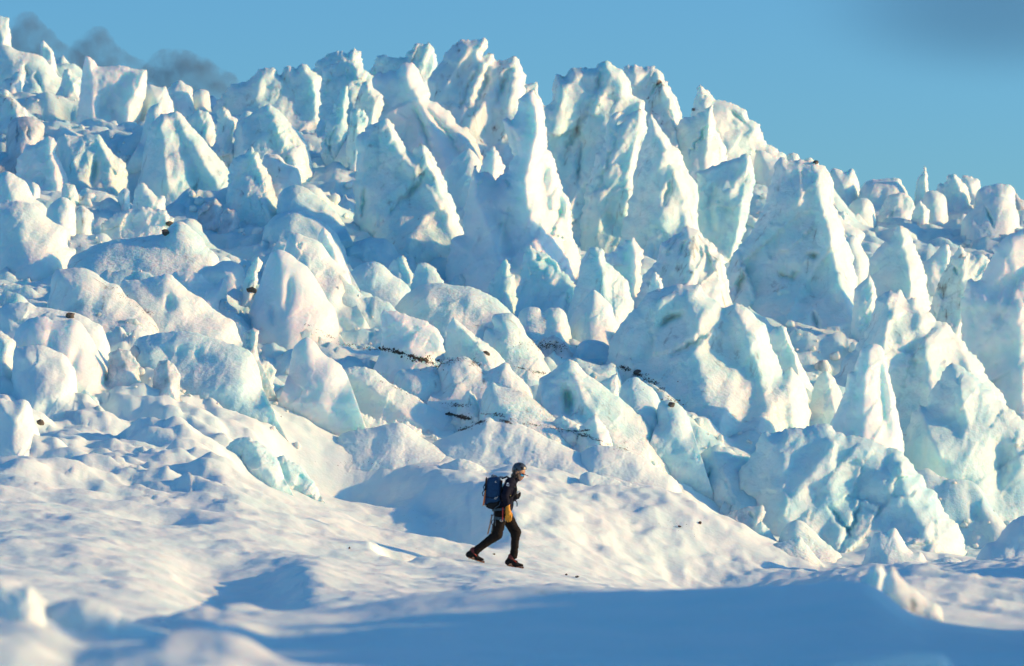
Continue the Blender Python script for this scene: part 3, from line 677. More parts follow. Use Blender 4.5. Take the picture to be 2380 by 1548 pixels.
BLK(109, '270,500 274,470 276,450 290,437 301,445 302,473 305,500', 'upright egg of ice left of the tall sunlit slab', style='round', mat='ice', depth=0.5)
BLK(108, '303,510 308,475 313,440 322,425 335,424 350,443 363,457 383,453 384,488 388,510', 'tall sunlit slab with chip on its right, in front of the large leaning serac', style='block', mat='pale', depth=0.4)
BLK(103, '103,550 107,500 112,482 140,458 165,467 175,490 178,550', 'rounded pale boulder right of the sloping sunlit block', style='round', mat='pale', depth=0.45)
BLK(104, '168,560 172,500 185,478 200,483 217,500 218,530 220,560', 'greyish boulder leaning on the rounded pale boulder', style='round', mat='streak', depth=0.45)
BLK(104, '215,580 235,520 275,492 330,480 385,490 400,510 410,580', 'long sunlit crest of broken ice below the tall slab', style='fin', mat='pale', depth=0.3, jag=1.4)
SER(98, '-30,640 -20,480 0,472 43,467 85,480 115,510 140,525 153,537 160,572 175,582 170,605 165,640', 'large smooth sunlit block at the left edge, shaded underside', style='round', mat='pale', depth=0.34, name='ice_block', cat='ice block', group=G3)
BLK(110.5, '455,540 462,490 478,470 500,462 515,475 520,500 525,540', 'grey broken chunk at the toe of the large leaning serac', style='block', mat='dirty', depth=0.4)
BLK(109.5, '505,545 512,500 528,485 550,490 556,515 560,545', 'second grey broken chunk, right of the first, at the same toe', style='block', mat='dirty', depth=0.4)
BLK(111, '545,530 552,470 562,440 572,452 585,490 592,530', 'dark-edged splinter at the right end of the large leaning serac toe', style='fin', mat='streak', depth=0.3)

# ---- left side, middle
SER(96, '150,660 163,602 200,582 243,562 290,556 333,552 353,546 373,544 400,522 420,516 440,526 467,552 480,572 503,592 510,610 520,660', 'broad rounded serac with blue left side and sunlit right side, dark rocks on top', style='round', mat='ice', depth=0.36, name='ice_serac')
BLK(92, '450,700 460,632 500,616 520,606 550,609 567,629 578,666 582,700', 'stacked sunlit lumps left of the egg-like serac', style='round', mat='pale', depth=0.4, lump=1.8)
SER(88, '570,775 580,722 600,672 607,649 623,602 633,584 653,581 673,589 693,606 713,619 733,646 747,669 763,699 780,720 790,775', 'glowing egg-like serac with green hollow down its front, left of centre', style='round', mat='green', depth=0.42, groove=['~672,640 672,680 665,720', '~635,700 637,730 636,760'], gd=0.9, lump=0.7, jag=0.6)
BLK(90.5, '560,690 568,645 580,622 590,600 600,595 611,608 600,640 596,690', 'thin flake against the left of the egg-like serac', style='fin', mat='ice', depth=0.3)
SER(92, '655,640 663,575 673,546 690,542 710,549 730,556 747,566 770,599 793,620 812,640 820,690', 'pitted lumpy serac right behind the egg-like serac', style='round', mat='pale', depth=0.4, lump=2.0, groove=['695,560 698,580'], gd=1.0)
BLK(94, '730,620 737,559 743,539 753,527 767,542 783,572 797,599 812,630', 'slim sunlit spike right of the pitted lumpy serac', style='fin', mat='green', depth=0.4, jag=0.4)
BLK(93.5, '628,600 635,575 643,562 670,562 675,580 680,600', 'flat little table block behind the egg-like serac', style='block', mat='streak', depth=0.4)
MND(85, '265,790 277,664 305,652 333,649 367,642 390,636 410,649 433,672 467,692 493,716 520,732 545,748 560,790', 'wide sunlit mound with hollow, left of the egg-like serac', mat='pale', depth=0.36, lump=1.4, groove=['~392,680 396,700 385,725'], gd=1.2)
BLK(88.3, '390,700 400,639 420,631 443,632 467,636 477,649 500,659 520,646 527,669 530,702 550,720 560,745', 'row of sunlit knobs behind the wide sunlit mound', style='round', mat='pale', depth=0.4, lump=1.6)
MND(84, '105,760 123,642 150,626 187,622 220,632 240,649 277,666 293,689 320,702 347,726 372,750 385,790', 'sloping ledge with tan dirty cracks along its right edge', mat='streak', depth=0.28, streak=4)
MND(79.5, '-30,830 -10,730 0,716 20,706 63,702 83,712 110,716 143,722 187,729 217,749 233,756 246,780 260,830', 'smooth snowy shoulder behind the fluted translucent block', mat='snow', depth=0.3)
BLK(77.3, '25,890 33,782 60,746 100,736 133,746 173,742 197,762 217,792 233,822 249,858 252,890', 'fluted translucent green block with small stone on top, left', style='round', mat='green', depth=0.42, groove=['~65,765 62,810 60,850', '~120,765 115,810', '~185,800 170,840 165,870'], gd=0.7)
MND(75.2, '25,910 33,816 50,806 93,802 130,816 153,826 167,849 176,864 180,910', 'rounded snowy lump in front of the fluted translucent block', mat='snow', depth=0.45, group=G4)
BLK(76.5, '-20,850 -12,775 0,769 20,782 37,796 32,820 35,850', 'half-hidden block cut by the left edge beside the fluted block', style='round', mat='ice', depth=0.4)
BLK(77, '248,880 253,822 277,809 300,816 323,842 325,880', 'grey boulder in the hollow right of the fluted block, leftmost of three', style='block', mat='dirty', depth=0.5)
BLK(78, '295,850 300,815 312,802 335,812 355,835 365,862 360,880', 'middle one of three grey boulders in the hollow', style='block', mat='dirty', depth=0.5)
BLK(76.3, '352,920 357,865 370,839 390,836 407,849 420,876 418,905 420,925', 'largest of the three grey boulders in the hollow, nearest the blue bank', style='block', mat='dirty', depth=0.5)
MND(78, '300,900 310,800 360,776 433,769 483,782 533,796 567,809 583,818 600,850 610,900', 'long shaded blue bank with scalloped face, left of the sloping shoulder', style='round', mat='blue', depth=0.26, groove=['~420,800 418,830', '~460,810 462,850', '~390,800 385,830'], gd=0.6)
BLK(78.8, '555,835 563,805 567,772 587,762 602,769 598,800 603,835', 'grey-brown chunk at the right end of the long blue bank', style='block', mat='dirty', depth=0.5)
BLK(79.5, '670,870 680,816 690,799 713,784 733,796 753,822 793,849 810,880', 'sunlit lump with curled brow above the sloping shoulder', style='round', mat='green', depth=0.4)
BLK(80, '525,930 540,892 567,849 610,836 627,842 643,862 635,885 640,930', 'tilted sunlit block in the middle of the left slope', style='block', mat='pale', depth=0.45)
MND(78.5, '410,930 420,889 433,879 453,882 477,874 510,882 533,899 545,915 560,945', 'small lumpy bank in front of the tilted sunlit block', mat='snow', depth=0.4, lump=1.5)
MND(67, '-30,1050 -15,935 0,925 27,932 60,929 73,949 78,975 93,1009 100,1050', 'blunt snowy knob cut by the left edge above the lower snow slope', mat='snow', depth=0.45, lump=1.4)
BLK(74.4, '150,1000 165,930 195,905 225,925 240,960 250,1000', 'angular shaded shard in the dark dip of the left slope', style='block', mat='blue', depth=0.4)
BLK(73.6, '195,1010 205,960 230,940 250,965 258,1010', 'smaller shaded shard leaning on the angular shard', style='block', mat='blue', depth=0.4)
BLK(79.5, '600,1000 615,945 650,925 690,940 730,970 745,1010', 'low crusted bank left of the jagged lip', style='round', mat='snow', depth=0.4, lump=1.5)
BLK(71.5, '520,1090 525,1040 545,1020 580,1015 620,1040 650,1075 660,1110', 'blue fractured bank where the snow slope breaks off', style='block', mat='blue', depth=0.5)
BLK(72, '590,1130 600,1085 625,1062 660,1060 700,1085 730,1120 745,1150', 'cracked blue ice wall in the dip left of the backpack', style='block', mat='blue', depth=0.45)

# ---- lower right
SER(80, '1570,1180 1578,1090 1590,1065 1600,1076 1637,1047 1650,1033 1670,1030 1700,1045 1740,1065 1785,1085 1830,1110 1860,1140 1880,1160 1910,1190 1930,1200 1942,1240 1952,1290 1955,1320', 'long shaded blue serac running down to the right behind the snow ridge', style='fin', ridge=['1650,1036 1670,1100 1700,1160 1720,1240', '1785,1088 1800,1150 1830,1260'], mat='blue', depth=0.26, lump=1.4, groove=['1660,1090 1640,1120 1630,1150', '1745,1100 1760,1140 1765,1170'], ext=50)
BLK(76.5, '1800,1300 1810,1254 1817,1231 1837,1214 1860,1208 1887,1231 1920,1261 1952,1288 1960,1310', 'pale blue block leaning in the trough at lower right', style='round', mat='ice', depth=0.45)
BLK(77.5, '1675,1250 1683,1204 1697,1191 1737,1178 1773,1174 1778,1191 1770,1220 1772,1250', 'grey dirt-stained block with dark hole in the lower right trough', style='block', mat='dirty', depth=0.4, groove=['1745,1190 1752,1205'], gd=1.5)
BLK(76.7, '1745,1275 1753,1231 1767,1211 1778,1218 1803,1254 1808,1275', 'small blue splinter between the grey block and the pale blue block', style='fin', mat='blue', depth=0.4)
MND(74, '1780,1310 1790,1268 1825,1258 1847,1254 1860,1248 1873,1264 1893,1288 1910,1310', 'low blue hump at the foot of the lower right trough', mat='ice', depth=0.4)
MND(72, '2000,1330 2010,1290 2030,1245 2043,1236 2060,1238 2070,1229 2083,1229 2100,1258 2120,1284 2140,1284 2160,1304 2203,1294 2240,1308 2260,1350', 'knobbly sunlit bank at the foot of the thumb-like pinnacle', mat='pale', depth=0.32, lump=1.5)
MND(74.5, '2255,1340 2273,1288 2293,1264 2313,1258 2333,1231 2357,1208 2390,1199 2430,1230 2440,1340', 'large rounded mound cut by the lower right edge', mat='snow', depth=0.34)
MND(32.0, '1975,1400 1990,1361 2013,1338 2020,1318 2035,1313 2050,1314 2057,1331 2060,1361 2070,1400', 'blurred small sunlit knob at lower right, left one of a pair', mat='snow', depth=0.45, group='blurred hummocks in the lower right foreground')
MND(31.0, '2040,1480 2050,1361 2067,1321 2077,1318 2093,1341 2120,1364 2153,1391 2187,1414 2195,1480', 'blurred knobbly ridge with grey pits, right one of a pair', mat='streak', depth=0.4, lump=1.8, group='blurred hummocks in the lower right foreground')
MND(17.5, '1900,1575 1930,1544 1970,1531 2037,1524 2087,1514 2140,1513 2187,1518 2212,1544 2230,1575', 'blurred flat pale ice slab at the very bottom right', mat='snow', depth=0.3, lump=0.5, crisp=0.0, jag=0.0, streak=0.0, group='blurred hummocks in the foreground')
MND(21, '-30,1480 -20,1360 0,1348 33,1362 73,1362 85,1391 103,1424 110,1480', 'blurred sunlit hummock in the bottom left corner', mat='snow', depth=0.45, lump=1.3, crisp=0.0, jag=0.0, streak=0.0, group='blurred hummocks in the foreground')
MND(22.5, '80,1560 90,1430 130,1400 200,1390 270,1415 290,1450 330,1500 380,1560', 'blurred long hummock right of the bottom left corner hummock', mat='snow', depth=0.3, lump=1.3, crisp=0.0, jag=0.0, streak=0.0, group='blurred hummocks in the foreground')
# ------------------------------------------------------------------ the glacier surface (one sheet to the horizon)
def curve(s):
    a = np.array([[float(t) for t in p.split(',')] for p in s.split()])
    return lambda x: np.interp(x, a[:, 0], a[:, 1])
LAYERS = [   # distance, height line across the layout grid
    ('5', None, -1.45), ('11', None, -1.0),
    ('16', '0,1590 600,1600 1190,1610 2380,1600', None),
    ('20', '0,1450 90,1440 150,1500 300,1495 420,1490 560,1530 700,1560 1190,1570 1800,1560 2100,1545 2380,1550', None),
    ('22.5', '0,1372 60,1380 100,1415 160,1470 240,1450 330,1480 440,1485 560,1530 700,1545 1190,1545 1800,1530 2050,1520 2180,1525 2380,1530', None),
    ('29', '0,1390 90,1410 200,1440 283,1470 340,1462 420,1425 520,1408 573,1400 650,1420 792,1414 950,1395 1250,1370 1400,1380 1587,1381 1800,1370 1950,1355 2050,1362 2085,1440 2180,1475 2380,1500', None),
    ('33', '0,1370 200,1410 400,1450 600,1455 800,1440 1000,1435 1300,1420 1700,1420 2000,1410 2100,1420 2380,1450', None),
    ('39', '0,1340 200,1365 340,1380 440,1430 540,1452 640,1440 720,1395 850,1400 1000,1400 1300,1400 1700,1400 2000,1390 2100,1350 2380,1380', None),
    ('46', '0,1290 200,1300 360,1322 460,1385 560,1398 640,1375 720,1318 800,1355 1000,1378 1300,1380 1600,1395 2000,1370 2380,1350', None),
    ('54', '0,1200 200,1215 400,1250 600,1280 700,1292 800,1310 1000,1345 1150,1345 1300,1360 1500,1390 1800,1400 2000,1390 2380,1350', None),
    ('62', '0,1110 200,1130 400,1130 520,1140 660,1190 800,1230 900,1270 1000,1295 1100,1306 1200,1319 1300,1340 1420,1372 1550,1396 1700,1420 2000,1390 2380,1340', None),
    ('65.5', '0,1040 200,1060 420,1066 520,1076 583,1118 667,1158 793,1194 850,1218 903,1234 1010,1251 1093,1264 1187,1279 1227,1294 1293,1311 1360,1334 1427,1361 1493,1376 1553,1386 1700,1420 1900,1400 2100,1370 2380,1330', None),
    ('69', '0,1000 200,1020 420,1050 520,1110 583,1190 667,1250 793,1310 900,1350 1010,1365 1080,1340 1140,1270 1195,1235 1300,1265 1400,1310 1500,1352 1600,1390 1700,1400 1900,1380 2100,1340 2380,1320', None),
    ('72', '0,965 200,975 420,1015 520,1060 583,1145 667,1205 793,1260 900,1290 1010,1270 1080,1205 1140,1165 1190,1150 1300,1180 1400,1215 1550,1278 1700,1335 1900,1370 2100,1335 2380,1310', None),
    ('75', '0,930 200,930 420,975 520,1015 600,1070 667,1140 793,1190 880,1170 950,1125 1010,1110 1080,1112 1127,1118 1193,1112 1277,1128 1400,1148 1540,1162 1600,1175 1650,1198 1727,1231 1820,1290 1920,1340 2000,1350 2200,1330 2380,1300', None),
    ('77', '0,890 200,895 420,955 520,1000 640,1040 793,1061 900,1070 977,1076 1060,1085 1127,1095 1193,1100 1277,1108 1400,1120 1540,1146 1600,1165 1650,1198 1727,1240 1820,1290 1920,1325 2000,1330 2200,1310 2380,1290', None),
    ('79', '0,850 200,860 420,930 640,990 793,1040 977,1050 1127,1080 1277,1080 1400,1090 1540,1130 1650,1200 1750,1260 1850,1290 2000,1290 2200,1280 2380,1270', None),
    ('85', '0,740 300,780 640,860 900,930 1190,950 1400,980 1600,1020 1800,1130 2000,1200 2380,1200', None),
    ('92', '0,660 300,690 640,760 900,800 1190,820 1400,850 1600,900 1800,980 2000,1050 2380,1080', None),
    ('100', '0,570 300,600 640,660 900,700 1190,720 1500,750 1800,860 2000,930 2380,950', None),
    ('110', '0,480 300,500 640,540 900,590 1190,600 1500,620 1800,720 2000,780 2380,800', None),
    ('120', '0,400 300,420 640,430 900,470 1190,480 1500,500 1800,570 2000,650 2380,660', None),
    ('130', '0,330 300,340 640,330 900,350 1190,370 1500,380 1800,470 2000,560 2380,570', None),
    ('142', '0,250 300,270 640,255 900,270 1190,290 1500,320 1800,430 2000,490 2380,500', None),
    ('152', '0,190 300,250 640,250 900,270 1190,290 1500,330 1800,440 2000,480 2380,490', None),
    ('175', '0,240 300,290 640,300 1190,340 1800,470 2380,520', None),
    ('260', '0,600 2380,700', None), ('3200', '0,1170 2380,1170', None),
]
def soft(v, fx, sig=22.0):
    g = np.arange(-300, 2690, 5.0); w = np.interp(g, fx, v)
    k = np.exp(-0.5 * (np.arange(-14, 15) * 5.0 / sig) ** 2); k /= k.sum()
    w = np.convolve(np.pad(w, 14, mode='edge'), k, mode='valid')
    return np.interp(fx, g, w)
def pchip(xk, yk, x):
    """monotone cubic; xk (K,), yk (K,C), x (R,) -> (R,C)"""
    h = np.diff(xk)[:, None]; dl = np.diff(yk, axis=0) / h
    m = np.zeros_like(yk)
    w1 = 2 * h[1:] + h[:-1]; w2 = h[1:] + 2 * h[:-1]
    same = dl[1:] * dl[:-1] > 0
    with np.errstate(divide='ignore', invalid='ignore'):
        hm = (w1 + w2) / (w1 / dl[:-1] + w2 / dl[1:])
    m[1:-1] = np.where(same, hm, 0); m[0] = dl[0]; m[-1] = dl[-1]
    k = np.clip(np.searchsorted(xk, x) - 1, 0, len(xk) - 2)
    hh = h[k]; t = ((x - xk[k])[:, None]) / hh
    return ((2*t**3 - 3*t**2 + 1) * yk[k] + (t**3 - 2*t**2 + t) * hh * m[k] + (-2*t**3 + 3*t**2) * yk[k+1] + (t**3 - t**2) * hh * m[k+1])

GRID = {}
def ground_row(fx, Y):
    """layout row at which the built ground shows at distance Y"""
    i = int(np.clip(np.searchsorted(GRID['Y'], Y), 1, len(GRID['Y']) - 1))
    t = (Y - GRID['Y'][i-1]) / (GRID['Y'][i] - GRID['Y'][i-1])
    z = np.interp(fx, GRID['fx'], GRID['Z'][i-1] * (1 - t) + GRID['Z'][i] * t) / Y
    return 774 - (z * CP - SP) / (CP + z * SP) / SF
def build_ground():
    inner = np.arange(-240, 2625, 5.4)
    grow = 4.5 * 1.09 ** np.arange(1, 75)
    fx = np.concatenate([(-240 - np.cumsum(grow))[::-1], inner, 2620 + np.cumsum(grow)])
    Yr = np.concatenate([np.arange(1, 14, 0.5), np.arange(14, 34, 0.2), np.arange(34, 80, 0.16), np.arange(80, 100, 0.22),
                         np.arange(100, 156, 0.32), 156 * 1.08 ** np.arange(0, 40)])
    xk, yk = [], []
    for Y, line, z in LAYERS:
        Y = float(Y); xk.append(Y)
        yk.append(ground_z(soft(curve(line)(fx), fx, 40 if Y < 50 else 16), Y) if line else np.full(len(fx), z))
    Z = pchip(np.array(xk), np.array(yk), Yr)
    FX, YY = np.meshgrid(fx, Yr)
    u = (FX - 1190) * SF / CP
    X = u * YY
    P = np.stack([X.ravel(), YY.ravel(), np.zeros(X.size)], -1)
    Yf = YY.ravel(); fxf = FX.ravel()
    # wind and melt relief: calm on the foreground and the walked ridge, broken in the icefall
    rough = sstep(76, 84, Yf) * (1 - sstep(150, 200, Yf)) + 0.0
    left = (1 - sstep(420, 760, fxf)) * sstep(57, 66, Yf) * (1 - sstep(84, 90, Yf))
    lowest = (1 - sstep(26, 34, Yf)) * sstep(14, 18, Yf)
    near = (1 - sstep(500, 700, fxf)) * lowest
    d = np.zeros(len(P))
    swell = (1 - rough) * (1 - sstep(170, 250, Yf)) * (np.abs(fxf - 1190) < 2600)
    # broken blocks of the icefall: tilted cells with steps between them
    warp = np.stack([fbm(P * 0.35, 2, 15), fbm(P * 0.35 + 40, 2, 16), np.zeros(len(P))], -1) * 0.9
    ca, sa = math.cos(0.62), math.sin(0.62)
    R2 = np.stack([P[:, 0] * ca - P[:, 1] * sa, P[:, 0] * sa + P[:, 1] * ca, P[:, 2]], -1)     # along the flow, across it
    d += masked(0.55 * rough + 0.45 * left, lambda p: 1.1 * (0.40 - cells2(p[:, :2] * np.array([0.34, 0.62]), 19)), R2 + warp)
    d += masked(0.50 * rough + 0.42 * left, lambda p: 0.75 * (0.42 - cells2(p[:, :2] * np.array([0.8, 1.35]), 20)), R2 + warp * 0.5)
    d += masked(0.30 * rough + 0.18 * left, lambda p: 0.5 * facets(p[:, :2] * np.array([0.9, 1.6]), 27, 0.8, 0.35), R2 + warp * 0.4)
    d += masked(0.14 * rough + 0.14 * left, lambda p: fbm(p * 1.5, 3, 23), P)
    d += masked(0.10 * swell, lambda p: fbm(p * np.array([0.30, 0.22, 1]) + 5, 3, 31), P)
    fl = swell * sstep(30, 40, Yf)
    d += masked(0.055 * fl, lambda p: cells2(p[:, :2] * np.array([2.3, 1.7]) + 0.4 * fbm(p * 1.5, 2, 5)[:, None], 3) * (0.35 + 0.65 * sstep(-0.1, 0.3, fbm(p * 0.35, 2, 77) + 0.12)), P)
    d += masked(0.030 * fl, lambda p: fbm(p * np.array([2.2, 1.6, 1]), 3, 41), P)
    flank = sstep(66, 70, Yf) * (1 - sstep(76, 80, Yf)) * sstep(900, 1200, fxf)
    d += masked(flank, lambda p: 0.06 * cells2(p[:, :2] * np.array([1.5, 1.2]), 8) + 0.05 * ridged(p * np.array([1.1, 0.8, 1]), 3, 9), P)
    d += masked(0.13 * near, lambda p: fbm(p * 1.3, 3, 51), P) + masked(0.05 * lowest, lambda p: fbm(p * 0.9, 4, 52), P)
    right = sstep(2020, 2120, fxf) * sstep(30, 36, Yf) * (1 - sstep(66, 74, Yf)) * (fxf < 3500)
    d += masked(0.07 * right, lambda p: ridged(p * 0.8, 3, 61), P)
    d *= 1 - 0.92 * np.exp(-((P[:, 0] + 0.25) / 0.75) ** 4 - ((Yf - 62) / 1.0) ** 4)
    Zf = Z.ravel() + d
    Zs = Z
    # melt hole beside the walked ridge, with its lip
    def dent(fxc, Yc, wx, wy, amt, p=2):
        xc = (fxc - 1190) * SF / CP * Yc
        return amt * np.exp(-np.abs((P[:, 0] - xc) / wx) ** p - np.abs((Yf - Yc) / wy) ** p)
    Zf += dent(922, 59.6, 0.27, 1.5, -0.62, 4) + dent(982, 60.0, 0.25, 1.3, -0.60, 4)
    Zf += dent(952, 59.9, 0.10, 1.2, 0.25) + dent(880, 58.8, 0.5, 1.2, 0.14) + dent(1010, 58.4, 0.55, 0.9, 0.13) + dent(960, 64.3, 0.9, 0.8, 0.10)
    Zf += dent(1130, 55.5, 1.3, 1.0, 0.06)
    Zf += dent(380, 57.5, 0.5, 0.9, -0.35) + dent(430, 60, 0.6, 0.7, -0.25)
    Zf += dent(70, 62, 0.7, 1.1, 0.22) + dent(190, 63, 0.6, 1.0, 0.2) + dent(250, 66, 0.5, 0.9, -0.3) + dent(330, 68, 0.5, 0.8, -0.25)
    # the glacier goes on beyond the frame: unseen banks raised there to shade the foreground
    Xf = P[:, 0]
    Zf += 2.6 * sstep(5.6, 8.5, Xf) * np.exp(-np.abs((Yf - 24.0) / 7.6) ** 6) * (1 - 0.6 * sstep(16, 40, Xf)) * (1 + 0.4 * fbm(P * 0.45, 3, 71))
    Zf += 3.0 * sstep(9, 14, Xf) * np.exp(-((Yf - 44) / 6) ** 2) * (1 + 0.15 * fbm(P * 0.5, 3, 72))
    # the ice between the blocks rises to meet the foot of each of them
    num = np.zeros(X.shape); den = np.full(X.shape, 0.12)
    Zg = Zf.reshape(X.shape)
    for (_, _, _, Ys, pts, kw) in QUEUE:
        if Ys < 60: continue
        q = parse(pts)
        wid = abs(q[-1, 0] - q[0, 0]); n = max(3, int(wid / 25))
        for t in np.linspace(0, 1, n):
            fxc = q[0, 0] + t * (q[-1, 0] - q[0, 0]); row = q[0, 1] + t * (q[-1, 1] - q[0, 1]) - 14
            for dY in (-0.3, 0.9):
                Yc = Ys + dY
                i0, i1 = np.searchsorted(Yr, (Yc - 4.5, Yc + 4.5)); sx = 3.0 / (SF * Yc)
                j0, j1 = np.searchsorted(fx, (fxc - sx, fxc + sx))
                if i1 <= i0 or j1 <= j0: continue
                zt = float(ground_z(row, Yc))
                ic = min(np.searchsorted(Yr, Yc), len(Yr) - 1)
                dz = zt - np.interp(fxc, fx, Zs[ic])
                wgt = np.exp(-((fx[j0:j1] - fxc) * SF * Yc / 1.25)[None] ** 2 - ((Yr[i0:i1] - Yc) / 1.7)[:, None] ** 2)
                num[i0:i1, j0:j1] += wgt * dz; den[i0:i1, j0:j1] += wgt
    Zf = Zf + (num / den).ravel()
    GRID.update(fx=fx, Y=Yr, Z=Zf.reshape(X.shape))
    V = np.stack([Xf, Yf, Zf], -1)
    R, C = X.shape
    i = np.arange((R - 1) * (C - 1)); r = i // (C - 1); c = i % (C - 1)
    a = r * C + c
    F = np.stack([a, a + 1, a + C + 1, a + C], -1)
    o = link('glacier_ground', mesh_from('glacier_ground', V, F), M['snow'])
    o.data.materials.append(M['blue'])                       # shade of the icefall gaps put into the colour, as bluer ice
    yc = V[F[:, 0], 1] + 1.5 * fbm(V[F[:, 0]] * np.array([0.5, 0.5, 0]), 2, 91)
    o.data.polygons.foreach_set('material_index', ((yc > 80.5) & (yc < 160)).astype(np.int32))
    tag(o, 'rolling snow covered glacier surface rising from the foreground into the icefall', 'glacier', kind='structure')
    return o
# ------------------------------------------------------------------ build the ground, then every block standing on it
ground = build_ground()
for name, label, cat, Y, pts, k in QUEUE:
    build_serac(name, label, cat, Y, pts, **k)
# ------------------------------------------------------------------ the walking person and what he carries
YH = 62.0
KZ = SF / 1.6134 / 2.8156 * YH          # metres for one unit of the figure's layout
ORG = unproject((1650 + 700 / 2.8156) / 1.6134, (1650 + 1330 / 2.8156) / 1.6134, YH)
def hp(x, y, lat=0.0):
    return np.array([(x - 700) * KZ, lat, (1330 - y) * KZ])

def surface_nets(fn, lo, hi, h):
    lo = np.asarray(lo, float); hi = np.asarray(hi, float)
    n = np.ceil((hi - lo) / h).astype(int) + 1
    ax = [lo[i] + h * np.arange(n[i]) for i in range(3)]
    X, Y_, Z_ = np.meshgrid(*ax, indexing='ij')
    D = fn(np.stack([X.ravel(), Y_.ravel(), Z_.ravel()], -1)).reshape(n)
    s = D < 0
    c = [s[a:n[0]-1+a, b:n[1]-1+b, d:n[2]-1+d] for a in (0, 1) for b in (0, 1) for d in (0, 1)]
    act = ~(np.logical_and.reduce(c)) & np.logical_or.reduce(c)
    idx = -np.ones(act.shape, int); cells_ = np.argwhere(act); idx[act] = np.arange(len(cells_))
    acc = np.zeros((len(cells_), 3)); cnt = np.zeros(len(cells_))
    corners = [(a, b, d) for a in (0, 1) for b in (0, 1) for d in (0, 1)]
    for i, p in enumerate(corners):
        for j, q in enumerate(corners):
            if j <= i or sum(abs(a - b) for a, b in zip(p, q)) != 1: continue
            v0 = D[tuple((cells_ + p).T)]; v1 = D[tuple((cells_ + q).T)]
            k = (v0 < 0) != (v1 < 0)
            t = np.where(k, v0 / np.where(k, v0 - v1, 1), 0)
            acc[k] += (np.array(p) + t[:, None] * (np.array(q) - np.array(p)))[k]; cnt[k] += 1
    V = lo + h * (cells_ + acc / np.maximum(cnt, 1)[:, None])
    F = []
    for a in range(3):
        b, c_ = (a + 1) % 3, (a + 2) % 3
        sh = [slice(None)] * 3; s0 = list(sh); s1 = list(sh)
        s0[a] = slice(0, -1); s1[a] = slice(1, None)
        e0, e1 = s[tuple(s0)], s[tuple(s1)]
        E = np.argwhere(e0 != e1)
        E = E[(E[:, b] > 0) & (E[:, c_] > 0) & (E[:, b] < n[b] - 1) & (E[:, c_] < n[c_] - 1)]
        if not len(E): continue
        ub = np.zeros(3, int); ub[b] = 1; uc = np.zeros(3, int); uc[c_] = 1
        q = np.stack([idx[tuple((E - ub - uc).T)], idx[tuple((E - uc).T)], idx[tuple(E.T)], idx[tuple((E - ub).T)]], -1)
        fl = ~e0[tuple(E.T)]
        q[fl] = q[fl][:, ::-1]
        F.append(q)
    F = np.concatenate(F)
    return V, F[(F >= 0).all(1)]
def rcone(p, a, b, ra, rb):
    a = np.asarray(a); b = np.asarray(b); ba = b - a
    t = np.clip(((p - a) @ ba) / (ba @ ba), 0, 1)
    return np.linalg.norm(p - a - t[:, None] * ba, axis=1) - (ra + (rb - ra) * t)
def smin(a, b, k):
    h = np.clip(0.5 + 0.5 * (b - a) / k, 0, 1)
    return b + (a - b) * h - k * h * (1 - h)
def blend(prims, k, wr=0.0, wf=9.0, seed=3, wdir=(1, 1, 1)):
    def fn(p):
        d = None
        for pr in prims:
            q = rcone(p, *pr)
            d = q if d is None else smin(d, q, k)
        if wr:
            m = np.abs(d) < 0.05
            d[m] += wr * ridged(p[m] * wf * np.array(wdir), 2, seed)
        return d
    return fn
def prims_box(prims, m=0.04):
    A = np.array([np.asarray(q) for pr in prims for q in pr[:2]]); r = max(max(pr[2:]) for pr in prims)
    return A.min(0) - r - m, A.max(0) + r + m
def sdf_obj(name, prims, k, h, mat, parent, **kw):
    lo, hi = prims_box(prims)
    V, F = surface_nets(blend(prims, k, **kw), lo, hi, h)
    return link(name, mesh_from(name, V, F), mat, parent)
def poly_sdf(P, poly):
    d = np.full(len(P), 1e9); s = np.ones(len(P))
    n = len(poly)
    for i in range(n):
        a, b = poly[i], poly[i - 1]
        e = b - a; w = P - a
        t = np.clip((w @ e) / (e @ e), 0, 1)
        d = np.minimum(d, ((w - t[:, None] * e) ** 2).sum(1))
        c1 = P[:, 1] >= a[1]; c2 = P[:, 1] < b[1]; c3 = e[0] * w[:, 1] > e[1] * w[:, 0]
        s = np.where((c1 & c2 & c3) | (~c1 & ~c2 & ~c3), -s, s)
    return s * np.sqrt(d)
def slab_obj(name, pts, l0, l1, r, h, mat, parent, bulge=0.0, wr=0.0):
    """outline in the figure's layout given a real width from l0 to l1 across, with rounded edges"""
    poly = np.array([hp(x, y)[[0, 2]] for x, y in pts])
    c, hw = (l0 + l1) / 2, abs(l1 - l0) / 2
    def fn(p):
        d2 = poly_sdf(p[:, [0, 2]], poly) + r
        dl = np.abs(p[:, 1] - c) - (hw - r) + bulge * 0
        o = np.stack([np.maximum(d2, 0), np.maximum(dl, 0)], -1)
        d = np.minimum(np.maximum(d2, dl), 0) + np.linalg.norm(o, axis=1) - r
        if wr: d = d + wr * fbm(p * 9, 3, 5)
        return d
    lo = np.array([poly[:, 0].min(), c - hw, poly[:, 1].min()]) - 0.03; hi = np.array([poly[:, 0].max(), c + hw, poly[:, 1].max()]) + 0.03
    V, F = surface_nets(fn, lo, hi, h)
    return link(name, mesh_from(name, V, F), mat, parent)
